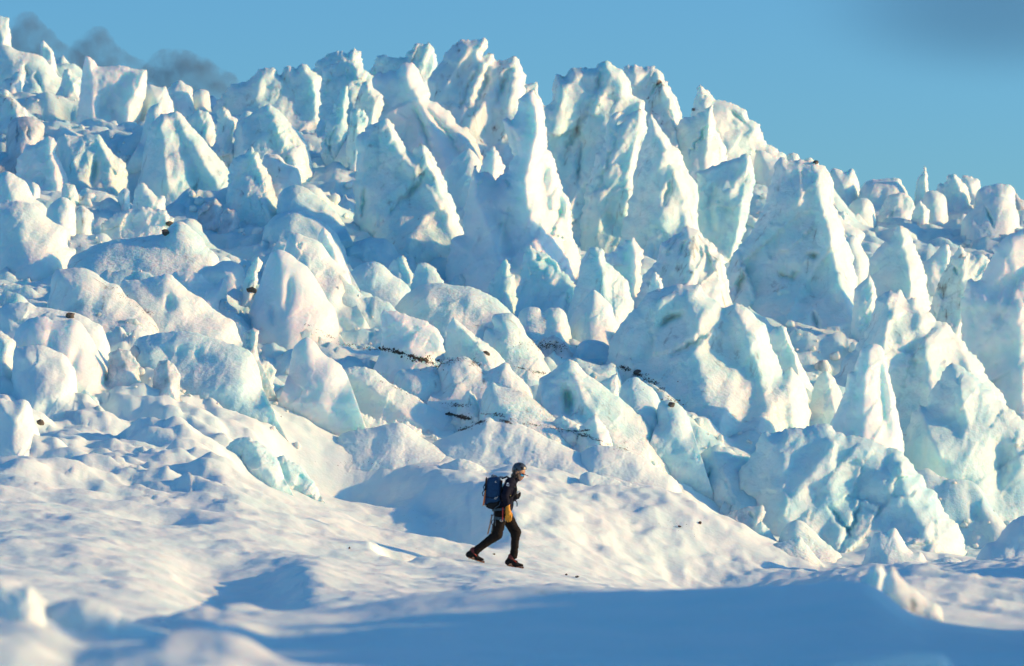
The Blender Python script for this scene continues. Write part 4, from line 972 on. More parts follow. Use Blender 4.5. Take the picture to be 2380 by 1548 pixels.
def tube_mesh(name, pts, rad, seg=8):
    pts = np.asarray(pts, float); n = len(pts)
    rad = np.broadcast_to(np.asarray(rad, float), (n,))
    tg = np.gradient(pts, axis=0); tg /= np.linalg.norm(tg, axis=1)[:, None] + 1e-12
    ref = np.array([0, 1.0, 0]) if abs(tg[0, 1]) < 0.9 else np.array([1.0, 0, 0])
    V = []
    for i in range(n):
        a = np.cross(tg[i], ref); a /= np.linalg.norm(a); b = np.cross(tg[i], a)
        for k in range(seg):
            t = 2 * math.pi * k / seg
            V.append(pts[i] + rad[i] * (math.cos(t) * a + math.sin(t) * b))
    F = [(i * seg + k, i * seg + (k + 1) % seg, (i + 1) * seg + (k + 1) % seg, (i + 1) * seg + k) for i in range(n - 1) for k in range(seg)]
    me = bpy.data.meshes.new(name)
    me.from_pydata([tuple(v) for v in V], [], F + [tuple(range(seg))[::-1], tuple(range((n - 1) * seg, n * seg))])
    for p in me.polygons: p.use_smooth = True
    me.update()
    return me
def tube_obj(name, pts, rad, mat, parent, seg=8): return link(name, tube_mesh(name, pts, rad, seg), mat, parent)

M['skin'] = plain('skin', (0.42, 0.22, 0.14), 0.5, var=0.12, scale=40)
M['hair'] = plain('dark_hair', (0.030, 0.016, 0.010), 0.55, var=0.5, scale=60, bump=0.5)
M['navy'] = plain('navy_softshell', (0.004, 0.006, 0.019), 0.8, var=0.25, scale=25)
M['trouser'] = plain('dark_trouser_cloth', (0.013, 0.010, 0.009), 0.85, var=0.3, scale=25)
M['helmet'] = plain('slate_helmet_shell', (0.040, 0.056, 0.075), 0.38, var=0.08, scale=12, bump=0.02, coat=0.3)
M['black'] = plain('black_rubber', (0.010, 0.010, 0.011), 0.6, var=0.3, scale=30)
M['maroon'] = plain('maroon_cloth', (0.11, 0.018, 0.020), 0.8, scale=40)
M['lens'] = plain('mirror_lens', (0.10, 0.55, 0.80), 0.12, metal=0.9, var=0.2, scale=20, bump=0)
M['leather'] = plain('yellow_leather', (0.62, 0.27, 0.018), 0.65, var=0.18, scale=30, bump=0.25)
M['pack'] = plain('blue_pack_cloth', (0.012, 0.050, 0.125), 0.7, var=0.2, scale=30, bump=0.15)
M['pack_dark'] = plain('dark_pack_cloth', (0.016, 0.018, 0.021), 0.8, var=0.2, scale=30)
M['pack_grey'] = plain('grey_pack_cloth', (0.13, 0.165, 0.20), 0.75, var=0.2, scale=30)
M['slate'] = plain('slate_webbing', (0.030, 0.060, 0.085), 0.75, var=0.2, scale=60)
M['orange'] = plain('orange_anodised', (0.55, 0.16, 0.035), 0.45, metal=0.3, scale=30)
M['tan'] = plain('tan_shaft', (0.36, 0.20, 0.12), 0.5, scale=30)
M['steel'] = plain('steel', (0.55, 0.53, 0.50), 0.3, metal=1.0, scale=40, bump=0.02)
M['red'] = plain('red_webbing', (0.50, 0.030, 0.022), 0.7, scale=60)
M['white'] = plain('white_print', (0.78, 0.77, 0.74), 0.7, var=0.05, scale=40)
M['violet'] = plain('violet_print', (0.10, 0.055, 0.22), 0.8, var=0.1, scale=40)
M['buff'] = plain('yellow_webbing', (0.62, 0.50, 0.20), 0.7, scale=60)

for k_ in ('navy', 'trouser', 'pack', 'pack_dark', 'black'):
    M[k_].node_tree.nodes['Principled BSDF'].inputs['Specular IOR Level'].default_value = 0.15
def root(name, loc):
    o = bpy.data.objects.new(name, None); COL.objects.link(o); o.location = loc; o.empty_display_size = 0.2
    return o

person = root('person', ORG)
tag(person, 'person in helmet, navy jacket and dark trousers walking right with blue backpack', 'person')
NE, FA_ = -0.095, 0.095       # near and far leg
# body: one continuous figure
bp_ = [
    (hp(830, 322), hp(838, 330), 0.094, 0.092), (hp(842, 352), hp(845, 402), 0.066, 0.040), (hp(838, 424, 0), hp(830, 424), 0.022, 0.020),
    (hp(876, 376), hp(880, 391), 0.008, 0.013), (hp(862, 409, -0.012), hp(862, 409, 0.012), 0.010, 0.010), (hp(874, 358, -0.03), hp(874, 358, 0.03), 0.013, 0.013),
    (hp(806, 345, -0.088), hp(804, 362, -0.09), 0.018, 0.012), (hp(806, 345, 0.088), hp(804, 362, 0.09), 0.018, 0.012),
    (hp(812, 385), hp(765, 445), 0.055, 0.062),
    (hp(735, 470, -0.10), hp(735, 470, 0.10), 0.085, 0.085), (hp(725, 520), hp(690, 680), 0.105, 0.10),
    (hp(725, 520, -0.07), hp(685, 690, -0.06), 0.085, 0.085), (hp(725, 520, 0.07), hp(685, 690, 0.06), 0.085, 0.085),
    (hp(660, 760, -0.05), hp(668, 760, 0.05), 0.11, 0.11),
    (hp(722, 462, -0.175), hp(686, 590, -0.225), 0.050, 0.042), (hp(686, 590, -0.225), hp(712, 695, -0.215), 0.040, 0.028), (hp(712, 695, -0.215), hp(720, 770, -0.21), 0.028, 0.035),
    (hp(738, 462, 0.175), hp(735, 600, 0.235), 0.050, 0.042), (hp(735, 600, 0.235), hp(805, 590, 0.10), 0.040, 0.030),
    (hp(648, 790, NE), hp(598, 1005, NE), 0.078, 0.056), (hp(598, 1005, NE), hp(385, 1168, NE), 0.054, 0.036), (hp(385, 1168, NE), hp(355, 1232, NE), 0.036, 0.04), (hp(355, 1232, NE), hp(445, 1268, NE), 0.036, 0.028),
    (hp(690, 790, FA_), hp(806, 985, FA_), 0.078, 0.056), (hp(806, 985, FA_), hp(778, 1215, FA_), 0.054, 0.036), (hp(778, 1215, FA_), hp(740, 1305, FA_), 0.036, 0.04), (hp(740, 1305, FA_), hp(860, 1335, FA_), 0.036, 0.028)]
sdf_obj('body', bp_, 0.03, 0.011, M['skin'], person)
# clothes
tp = [
    (hp(640, 745, -0.06), hp(650, 790, -0.07), 0.125, 0.115), (hp(660, 745, 0.06), hp(672, 790, 0.06), 0.120, 0.112),
    (hp(640, 800, NE), hp(603, 1000, NE), 0.112, 0.088), (hp(603, 1000, NE), hp(390, 1158, NE), 0.085, 0.062), (hp(395, 1155, NE), hp(378, 1172, NE), 0.060, 0.060),
    (hp(700, 800, FA_), hp(800, 978, FA_), 0.108, 0.086), (hp(800, 978, FA_), hp(780, 1195, FA_), 0.080, 0.060), (hp(780, 1190, FA_), hp(778, 1228, FA_), 0.058, 0.060)]
sdf_obj('trousers', tp, 0.035, 0.009, M['trouser'], person, wr=0.006, wf=11, wdir=(0.6, 0.6, 1.5))
jp = [
    (hp(744, 452, -0.125), hp(744, 452, 0.125), 0.088, 0.088),
    (hp(728, 520, -0.085), hp(690, 690, -0.075), 0.108, 0.112), (hp(728, 520, 0.085), hp(700, 690, 0.075), 0.108, 0.112),
    (hp(690, 690, -0.06), hp(690, 712, -0.06), 0.112, 0.108), (hp(700, 690, 0.06), hp(702, 712, 0.06), 0.112, 0.105),
    (hp(728, 460, -0.175), hp(688, 592, -0.228), 0.076, 0.062), (hp(688, 592, -0.228), hp(706, 684, -0.218), 0.060, 0.050),
    (hp(742, 460, 0.175), hp(738, 600, 0.238), 0.074, 0.060), (hp(738, 600, 0.238), hp(798, 592, 0.115), 0.058, 0.044)]
jacket = sdf_obj('jacket', jp, 0.035, 0.009, M['navy'], person, wr=0.006, wf=10, wdir=(0.7, 0.7, 1.4))
sdf_obj('collar', [(hp(768, 440), hp(792, 412), 0.074, 0.066)], 0.01, 0.008, M['navy'], jacket)
# arm patch: pale mountain over violet bars
def patch(name, pts, mat, lat):
    v = [tuple(hp(x, y, lat)) for x, y in pts] + [tuple(hp(x, y, lat - 0.004)) for x, y in pts]
    n = len(pts)
    me = bpy.data.meshes.new(name)
    me.from_pydata(v, [], [tuple(range(n)), tuple(range(n, 2 * n))[::-1]] + [(i, i + n, (i + 1) % n + n, (i + 1) % n) for i in range(n)])
    me.update()
    return link(name, me, mat, jacket)
patch('arm_patch', [(716, 449), (728, 462), (733, 470), (700, 470), (706, 458)], M['white'], -0.268)
patch('arm_patch', [(700, 471), (735, 473), (737, 479), (696, 476)], M['violet'], -0.270)
patch('arm_patch', [(695, 478), (733, 484), (731, 493), (720, 490), (695, 482)], M['white'], -0.272)
# head gear
hel = None
def helmet_fn(p):
    c = hp(838, 318)
    q = p - c
    ca, sa = math.cos(-0.22), math.sin(-0.22)
    x = q[:, 0] * ca - q[:, 2] * sa; z = q[:, 0] * sa + q[:, 2] * ca
    r = np.sqrt((x / 0.122) ** 2 + (q[:, 1] / 0.112) ** 2 + (z / 0.122) ** 2)
    d = (r - 1) * 0.115
    rib = np.exp(-((x * 0.55 + 0.25 * z - 0.0) / 0.014) ** 2) * 0.006 + np.exp(-((np.abs(q[:, 1]) - 0.045) / 0.010) ** 2) * 0.003
    d = d - rib
    cut = -(z + 0.018 + 0.10 * np.maximum(0, -x) * 0.4)
    d = np.maximum(d, cut)
    inner = -(r - 0.90) * 0.115
    return np.maximum(d, inner)
lo, hi = hp(838, 318) - 0.15, hp(838, 318) + 0.15
V, F = surface_nets(helmet_fn, lo, hi, 0.0065)
helmet = link('helmet', mesh_from('helmet', V, F), M['helmet'], person)
def on_helmet(x, y):
    """lateral place of a point of the near side of the helmet"""
    p = hp(x, y); c = hp(838, 318)
    rr = 1 - ((p[0] - c[0]) / 0.122) ** 2 - ((p[2] - c[2]) / 0.122) ** 2
    return -0.112 * math.sqrt(max(rr, 0.0)) - 0.006
def vent(pts):
    n = len(pts)
    v = [tuple(hp(x, y, on_helmet(x, y))) for x, y in pts] + [tuple(hp(x, y, on_helmet(x, y) + 0.02)) for x, y in pts]
    me = bpy.data.meshes.new('vent')
    me.from_pydata(v, [], [tuple(range(n)), tuple(range(n, 2 * n))[::-1]] + [(i, i + n, (i + 1) % n + n, (i + 1) % n) for i in range(n)])
    me.update()
    link('vent', me, M['black'], helmet)
for pts in ([(836, 250), (840, 244), (858, 262), (854, 267), (842, 270)], [(850, 288), (878, 292), (880, 302), (868, 318), (862, 312)], [(784, 272), (806, 268), (812, 284), (796, 296), (782, 290)], [(802, 300), (818, 306), (822, 320), (806, 322), (796, 312)]):
    vent(pts)
tube_obj('chin_strap', [hp(812, 335, -0.10), hp(818, 375, -0.088), hp(828, 415, -0.055), hp(834, 432, 0.0), hp(828, 415, 0.055), hp(818, 375, 0.088), hp(812, 335, 0.10)], 0.006, M['black'], helmet, 6)
# cap brim under the helmet
bv, bf = [], []
nA, nR = 13, 5
for s_ in (0, 1):
    for i in range(nA):
        t = -1.15 + 2.3 * i / (nA - 1)
        for j in range(nR):
            f = j / (nR - 1)
            fx_ = 844 + (50 + 38 * f) * math.cos(t); fy_ = 339 + (0.45 * (fx_ - 843))
            bv.append(tuple(hp(fx_, fy_ + 4 * s_ + 6 * abs(t) * f, (0.094) * math.sin(t))))
for i in range(nA - 1):
    for j in range(nR - 1):
        a = i * nR + j; N_ = nA * nR
        bf.append((a, a + 1, a + nR + 1, a + nR)); bf.append((a + N_ + nR, a + N_ + nR + 1, a + N_ + 1, a + N_))
edge = [i * nR + nR - 1 for i in range(nA)]
bf += [(edge[i], edge[i] + nA * nR, edge[i + 1] + nA * nR, edge[i + 1]) for i in range(nA - 1)]
me = bpy.data.meshes.new('cap_brim'); me.from_pydata(bv, [], bf); me.update()
for p in me.polygons: p.use_smooth = True
link('cap_brim', me, M['maroon'], person)
# hair, beard, glasses
sdf_obj('hair', [(hp(800, 330, -0.05), hp(778, 395, -0.05), 0.052, 0.040), (hp(800, 330, 0.05), hp(778, 395, 0.05), 0.052, 0.040), (hp(778, 380), hp(762, 418), 0.052, 0.030), (hp(806, 340, -0.078), hp(796, 385, -0.068), 0.026, 0.020)], 0.02, 0.007, M['hair'], person, wr=0.007, wf=40)
sdf_obj('beard', [(hp(818, 384, -0.055), hp(834, 425, -0.02), 0.015, 0.016), (hp(818, 384, 0.055), hp(834, 425, 0.02), 0.015, 0.016), (hp(834, 426, -0.02), hp(834, 426, 0.02), 0.018, 0.018), (hp(866, 402, -0.015), hp(866, 402, 0.015), 0.007, 0.007)], 0.015, 0.006, M['hair'], person, wr=0.004, wf=50)
gl = sdf_obj('sunglasses', [(hp(884, 371, -0.012), hp(868, 373, -0.060), 0.014, 0.018), (hp(868, 373, -0.060), hp(856, 370, -0.072), 0.018, 0.013), (hp(884, 371, 0.012), hp(868, 373, 0.060), 0.014, 0.018), (hp(868, 373, 0.060), hp(856, 370, 0.072), 0.018, 0.013), (hp(884, 369, -0.014), hp(884, 369, 0.014), 0.009, 0.009)], 0.008, 0.005, M['lens'], person)
for s_ in (-1, 1):
    tube_obj('temple', [hp(856, 365, s_ * 0.078), hp(830, 354, s_ * 0.096), hp(810, 350, s_ * 0.099)], 0.004, M['black'], gl, 6)
    tube_obj('frame_edge', [hp(893, 366, s_ * 0.012), hp(878, 360, s_ * 0.05), hp(860, 357, s_ * 0.08)], 0.0035, M['white'], gl, 6)
# gloves: palm, four fingers, thumb
def hand(name, lat, wr_, kn, tips, thumb, parent, mat):
    pr = [(hp(*wr_[0], lat), hp(*wr_[1], lat), 0.040, 0.034), (hp(*wr_[1], lat), hp(*kn, lat), 0.036, 0.040)]
    o = sdf_obj(name, pr + [(hp(kn[0] - 12, kn[1] - 15, lat), hp(kn[0] - 10, kn[1] + 12, lat), 0.030, 0.020), (hp(kn[0] + 14, kn[1] - 15, lat), hp(kn[0] + 14, kn[1] + 10, lat), 0.030, 0.020)], 0.012, 0.0055, mat, parent, wr=0.002, wf=30)
    for (a, b, c, dl) in tips:
        sdf_obj('finger', [(hp(*a, lat), hp(*b, lat + dl), 0.0155, 0.0145), (hp(*b, lat + dl), hp(*c, lat + dl * 3.2), 0.0145, 0.011)], 0.006, 0.004, mat, o)
    sdf_obj('thumb', [(hp(*thumb[0], lat + 0.01), hp(*thumb[1], lat + 0.02), 0.018, 0.016), (hp(*thumb[1], lat + 0.02), hp(*thumb[2], lat + 0.03), 0.015, 0.011)], 0.006, 0.004, mat, o)
    return o
hand('glove', -0.215, ((714, 696), (718, 738)), (722, 778),
     [((702, 792), (697, 824), (697, 848), 0.006), ((716, 798), (714, 832), (716, 862), 0.006), ((731, 797), (732, 830), (736, 860), 0.006), ((745, 790), (749, 820), (750, 846), 0.006)],
     ((738, 752), (756, 782), (758, 808)), person, M['leather'])
hand('glove', 0.085, ((790, 594), (806, 588)), (822, 580),
     [((830, 572), (840, 566), (838, 556), -0.006), ((832, 580), (844, 576), (842, 566), -0.006), ((830, 588), (842, 586), (842, 576), -0.006), ((826, 595), (838, 596), (838, 588), -0.006)],
     ((812, 574), (822, 560), (832, 552)), person, M['black'])
# boots with crampons
def boot(dx, dy, lat, ang, bend):
    c, s_ = math.cos(ang), math.sin(ang)
    def B(u, v, l=0.0):   # u along the sole from the heel, v above it
        x = dx + u * c - v * s_ * -1 * -1; y = dy + u * s_ - v * c
        return hp(x, y, lat + l)
    pr = [(B(18, 30), B(100, 26), 0.046, 0.042), (B(100, 24), B(165, 20), 0.043, 0.030), (B(30, 40), B(48 + bend, 92), 0.052, 0.050), (B(60, 50), B(100, 40), 0.050, 0.042)]
    o = sdf_obj('boot', pr, 0.02, 0.0065, M['black'], person, wr=0.002, wf=25)
    sdf_obj('boot_cuff', [(B(44 + bend, 84), B(50 + bend, 100), 0.055, 0.056)], 0.01, 0.008, M['maroon'], o)
    sdf_obj('sole', [(B(10, 6, -0.012), B(178, 4, -0.012), 0.014, 0.013), (B(10, 6, 0.012), B(178, 4, 0.012), 0.014, 0.013)], 0.02, 0.006, M['black'], o)
    sdf_obj('lace_lock', [(B(92 + bend * .3, 66, -0.02), B(122 + bend * .3, 62, -0.02), 0.010, 0.008)], 0.01, 0.005, M['black'], o)
    tube_obj('lace', [B(86, 70, -0.045), B(100, 58, -0.05), B(112, 48, -0.045)], 0.005, M['red'], o, 6)
    cr = sdf_obj('crampon', [(B(5, -5, -0.03), B(70, -7, -0.032), 0.007, 0.007), (B(100, -7, -0.036), B(178, -5, -0.03), 0.007, 0.007), (B(5, -5, 0.03), B(178, -5, 0.03), 0.007, 0.007), (B(60, -7), B(110, -7), 0.006, 0.006)], 0.004, 0.005, M['orange'], o)
    for u in (10, 45, 95, 128, 152, 176):
        for l in (-0.034, 0.034):
            tube_obj('spike', [B(u, -6, l), B(u + (5 if u > 170 else 0), -27, l)], [0.0065, 0.001], M['steel'], cr, 5)
    tube_obj('toe_bail', [B(160, 6, -0.045), B(184, 18, -0.03), B(188, 22, 0.0), B(184, 18, 0.03), B(160, 6, 0.045)], 0.005, M['steel'], o, 6)
    tube_obj('heel_strap', [B(12, 30, -0.055), B(60, 58, -0.06), B(95, 62, -0.045)], 0.006, M['black'], o, 6)
boot(296, 1234, NE, 0.315, 42)
boot(703, 1318, FA_, 0.185, 20)
# harness
def band(name, x0, y0, x1, y1, lat0, lat1, rx, h_, mat, parent, tilt=0.0):
    """webbing ring round a limb: centre line between two points, elliptical"""
    n = 28; V, F = [], []
    cx, cy_ = (x0 + x1) / 2, (y0 + y1) / 2; ax = (x1 - x0) / 2; cl = (lat0 + lat1) / 2; al = (lat1 - lat0) / 2
    for k in range(n):
        t = 2 * math.pi * k / n
        x = cx + ax * math.cos(t); y = cy_ + (y1 - y0) / 2 * math.cos(t) + tilt * math.sin(t); l = cl + al * math.sin(t)
        for dx, dz in ((0, -h_), (0, h_), (1, h_), (1, -h_)):
            V.append(tuple(hp(x + dx * 3 * math.cos(t), y - dz, l + dx * 0.006 * math.sin(t))))
    for k in range(n):
        for j in range(4):
            F.append((k * 4 + j, k * 4 + (j + 1) % 4, ((k + 1) % n) * 4 + (j + 1) % 4, ((k + 1) % n) * 4 + j))
    me = bpy.data.meshes.new(name); me.from_pydata(V, [], F); me.update()
    return link(name, me, mat, parent)
harness = root('climbing_harness', (0, 0, 0)); harness.parent = person
band('waist_belt', 552, 742, 742, 726, -0.205, 0.205, 0, 13, M['slate'], harness)
band('leg_loop', 568, 822, 700, 842, NE - 0.125, NE + 0.10, 0, 16, M['slate'], harness)
band('leg_loop', 660, 850, 776, 822, FA_ - 0.10, FA_ + 0.118, 0, 14, M['slate'], harness)
tube_obj('strap', [hp(575, 735, -0.19), hp(572, 790, -0.215), hp(583, 850, -0.222), hp(585, 908, -0.212)], 0.008, M['slate'], harness, 6)
tube_obj('strap', [hp(637, 650, -0.24), hp(625, 690, -0.245), hp(580, 720, -0.22), hp(566, 800, -0.205)], 0.007, M['slate'], harness, 6)
tube_obj('gear_loop', [hp(555, 845, -0.16), hp(545, 870, -0.19), hp(556, 905, -0.2), hp(543, 975, -0.19)], 0.007, M['slate'], harness, 6)
tube_obj('sling', [hp(664, 712, -0.225), hp(663, 760, -0.236), hp(661, 810, -0.240), hp(660, 852, -0.236)], [0.007, 0.010, 0.006, 0.006], M['red'], harness, 6)
cb = [hp(648 + 15 * math.cos(t), 853 + 8 * math.sin(t) + 3 * math.cos(t), -0.238) for t in np.linspace(0, 2 * math.pi, 15)]
tube_obj('carabiner', cb, 0.006, M['steel'], harness, 6)

# backpack
pack = root('backpack', ORG + hp(560, 738))
tag(pack, 'blue roll-top backpack with dark bottom worn by the walking person', 'backpack')
def shift(o, r):            # parts were laid out from the figure's origin
    o.location = Vector(ORG - np.array(r.location)); return o
bag = shift(slab_obj('bag', [(486, 446), (508, 404), (530, 398), (600, 392), (634, 394), (642, 430), (642, 560), (634, 640), (600, 660), (520, 668), (471, 690), (476, 600)], -0.155, 0.155, 0.04, 0.011, M['pack'], pack, wr=0.006), pack)
shift(slab_obj('bottom_panel', [(471, 690), (520, 664), (600, 654), (632, 640), (606, 692), (562, 736), (505, 722)], -0.15, 0.15, 0.03, 0.010, M['pack_dark'], pack, wr=0.004), pack)
shift(slab_obj('roll_top', [(540, 398), (542, 370), (560, 366), (600, 380), (612, 396)], -0.13, 0.13, 0.02, 0.009, M['pack_grey'], pack), pack)
shift(slab_obj('lid_edge', [(622, 398), (628, 384), (668, 388), (676, 402), (650, 408)], -0.13, 0.13, 0.01, 0.009, M['pack_grey'], pack), pack)
shift(slab_obj('back_panel', [(636, 420), (660, 430), (656, 560), (644, 660), (630, 660), (636, 560)], -0.13, 0.13, 0.01, 0.010, M['pack_dark'], pack), pack)
for s_ in (-1, 1):
    shift(tube_obj('shoulder_strap', [hp(650, 410, s_ * .10), hp(705, 378 + 12, s_ * .125), hp(757, 420, s_ * .135), hp(800, 470, s_ * .13), hp(808, 530, s_ * .135), hp(782, 585, s_ * .16), hp(720, 625, s_ * .19), hp(650, 645, s_ * .16)], 0.014, M['pack_dark'], pack, 8), pack)
shift(tube_obj('side_strap', [hp(484, 455, -0.12), hp(458, 500, -0.15), hp(468, 530, -0.16), hp(447, 562, -0.15), hp(458, 598, -0.15)], 0.008, M['pack'], pack, 6), pack)
shift(tube_obj('compression_strap', [hp(478, 600, -0.150), hp(560, 618, -0.163), hp(612, 600, -0.160), hp(640, 590, -0.15)], 0.006, M['pack_dark'], pack, 6), pack)
shift(tube_obj('buckle', [hp(575, 617, -0.168), hp(583, 610, -0.170), hp(598, 612, -0.170), hp(594, 622, -0.170), hp(580, 624, -0.168), hp(575, 617, -0.168)], 0.0035, M['white'], pack, 5), pack)
shift(tube_obj('buckle', [hp(600, 612, -0.170), hp(612, 596, -0.166)], 0.0045, M['white'], pack, 5), pack)
shift(tube_obj('logo_mark', [hp(590 + 8 * math.cos(t), 445 + 8 * math.sin(t), -0.161) for t in np.linspace(0.6, 5.4, 10)], 0.0028, M['white'], pack, 5), pack)
shift(tube_obj('logo_mark', [hp(596, 450, -0.161), hp(600, 452, -0.161)], 0.0028, M['white'], pack, 5), pack)

# ice axes
axe = root('ice_axe', ORG + hp(460, 690, -0.17))
tag(axe, 'orange shafted ice axe strapped upright to the back of the backpack', 'ice axe')
shift(tube_obj('shaft', [hp(480, 528, -0.165), hp(460, 690, -0.165)], 0.013, M['orange'], axe, 8), axe)
shift(tube_obj('grip', [hp(492, 394, -0.165), hp(491, 410, -0.165), hp(480, 532, -0.165)], [0.004, 0.015, 0.016], M['black'], axe, 8), axe)
shift(tube_obj('head', [hp(447, 700, -0.165), hp(452, 692, -0.165), hp(466, 690, -0.165), hp(490, 694, -0.165)], [0.004, 0.010, 0.012, 0.004], M['steel'], axe, 6), axe)
axe2 = root('ice_axe', ORG + hp(505, 1003, -0.16))
tag(axe2, 'slim tan ice axe hanging from the harness behind the near thigh', 'ice axe')
shift(tube_obj('shaft', [hp(548, 800, -0.165), hp(530, 890, -0.17), hp(506, 992, -0.17)], 0.0125, M['tan'], axe2, 8), axe2)
shift(tube_obj('head', [hp(536, 798, -0.165), hp(548, 794, -0.165), hp(560, 797, -0.165)], [0.006, 0.010, 0.006], M['maroon'], axe2, 6), axe2)
shift(tube_obj('spike', [hp(508, 988, -0.17), hp(500, 1006, -0.17)], [0.012, 0.003], M['steel'], axe2, 6), axe2)

# chest pack and the folded paper he looks at
chest = root('chest_pack', ORG + hp(795, 655))
tag(chest, 'black chest pouch with loose strap on the front of the navy jacket', 'pouch')
shift(slab_obj('pouch', [(772, 520), (784, 498), (806, 508), (812, 535), (808, 560), (822, 590), (824, 622), (796, 640), (766, 656), (758, 620), (764, 570)], -0.11, 0.09, 0.02, 0.009, M['black'], chest, wr=0.004), chest)
shift(sdf_obj('lens_barrel', [(hp(808, 600, -0.04), hp(822, 604, -0.04), 0.034, 0.030), (hp(826, 612, -0.06), hp(829, 620, -0.06), 0.012, 0.012)], 0.005, 0.006, M['pack_dark'], chest), chest)
shift(tube_obj('loose_strap', [hp(790, 642, -0.09), hp(806, 648, -0.1), hp(814, 670, -0.1), hp(813, 703, -0.1)], 0.008, M['black'], chest, 6), chest)
shift(tube_obj('strap', [hp(722, 556, -0.205), hp(735, 574, -0.185), hp(745, 592, -0.165), hp(758, 618, -0.13)], 0.012, M['buff'], chest, 6), chest)
shift(tube_obj('strap_keeper', [hp(734, 572, -0.196), hp(742, 583, -0.182)], 0.0145, M['black'], chest, 6), chest)
shift(tube_obj('zip_pull', [hp(782, 500, -0.10), hp(784, 512, -0.115), hp(778, 524, -0.115)], 0.006, M['buff'], chest, 6), chest)
paper = root('folded_paper', ORG + hp(825, 556))
tag(paper, 'folded pale paper held at the chest of the walking person', 'paper')
shift(slab_obj('sheet', [(802, 560), (818, 542), (848, 535), (851, 543), (826, 566), (806, 576)], -0.075, 0.05, 0.003, 0.006, M['white'], paper), paper)
# ------------------------------------------------------------------ stones, grit and crumbled ice lying on the glacier
bpy.context.view_layer.update()
DG = bpy.context.evaluated_depsgraph_get()
def hit(fx, fy):
    d = unproject(fx, fy, 1.0); d = Vector(d / np.linalg.norm(d))
    ok, loc, nrm, idx, ob, _ = scene.ray_cast(DG, Vector((0, 0, 0)), d)
    return (loc, nrm, ob) if ok else (None, None, None)
PERSON_PARTS = {o.name for o in bpy.data.objects if o.parent}

def lump_mesh(name, r, seed, flat=0.6, sub=2, rough=0.35, facet=True):
    bm = bmesh.new()
    bmesh.ops.create_icosphere(bm, subdivisions=sub, radius=1.0)
    P = np.array([v.co[:] for v in bm.verts])
    k = 1 + rough * fbm(P * 1.1 + seed * 3.7, 3, seed)
    rng = np.random.RandomState(seed)
    for _ in range(7):
        n = rng.normal(size=3); n /= np.linalg.norm(n)
        d = P @ n; cut = rng.uniform(0.55, 0.85)
        k = np.where(d * k > cut, cut / np.maximum(d, 1e-3), k)
    P = P * k[:, None] * np.array([1.0, 0.85, flat]) * r
    for v, p in zip(bm.verts, P): v.co = p
    me = bpy.data.meshes.new(name); bm.to_mesh(me); bm.free()
    for p in me.polygons: p.use_smooth = not facet
    return me
for k, (fx, fy, r, lab) in enumerate([
    (1580, 1225, 0.050, 'flat dark stone on the snow flank, left one of two right of the person'),
    (1627, 1217, 0.060, 'dark angular stone on the snow flank, right one of two'),
    (587, 678, 0.17, 'dark slab of rock wedged beside the egg-like serac'),
    (392, 522, 0.16, 'dark brown rock on top of the broad rounded serac, upper one'),
    (386, 545, 0.18, 'dark grey rock just below the brown rock on the broad rounded serac'),
    (161, 738, 0.11, 'brown stone lying on top of the fluted translucent block'),
    (1896, 379, 0.13, 'dark stone beside the pale boulder on the falling skyline'),
    (1480, 869, 0.13, 'black stone in the shadowed trough right of the bright cone'),
    (92, 985, 0.12, 'dark stone in the dip beside the blunt snowy knob'),
    (812, 1275, 0.028, 'tiny black pebble on the snow left of the melt hole'),
    (1316, 1337, 0.034, 'small dark pebble on the ridge ahead of the front boot'),
    (1341, 1342, 0.040, 'flat dark pebble farther ahead of the front boot'),
    (1148, 1289, 0.030, 'small dark chip of rock on the snow between the two boots'),
    (1592, 246, 0.18, 'black rock on the skyline behind the right end of the wall, left one'),
    (1603, 251, 0.16, 'black rock on the skyline behind the right end of the wall, right one'),
    (1130, 822, 0.10, 'dark stone on the grit-stained mound'),
    (1560, 944, 0.12, 'dark stone lower in the shadowed trough'),
]):
    loc, nrm, ob = hit(fx, fy)
    if loc is None: continue
    r *= 0.85
    o = link('stone', lump_mesh('stone', r, 40 + k, 0.7, 2, 0.6), M['rock'])
    o.location = loc + Vector((0, 0, r * 0.25)); o.rotation_euler = (0.2 * math.sin(k), 0.15 * math.cos(k * 2), k * 1.3)
    tag(o, lab, 'stone', 'dark stones lying on the ice')

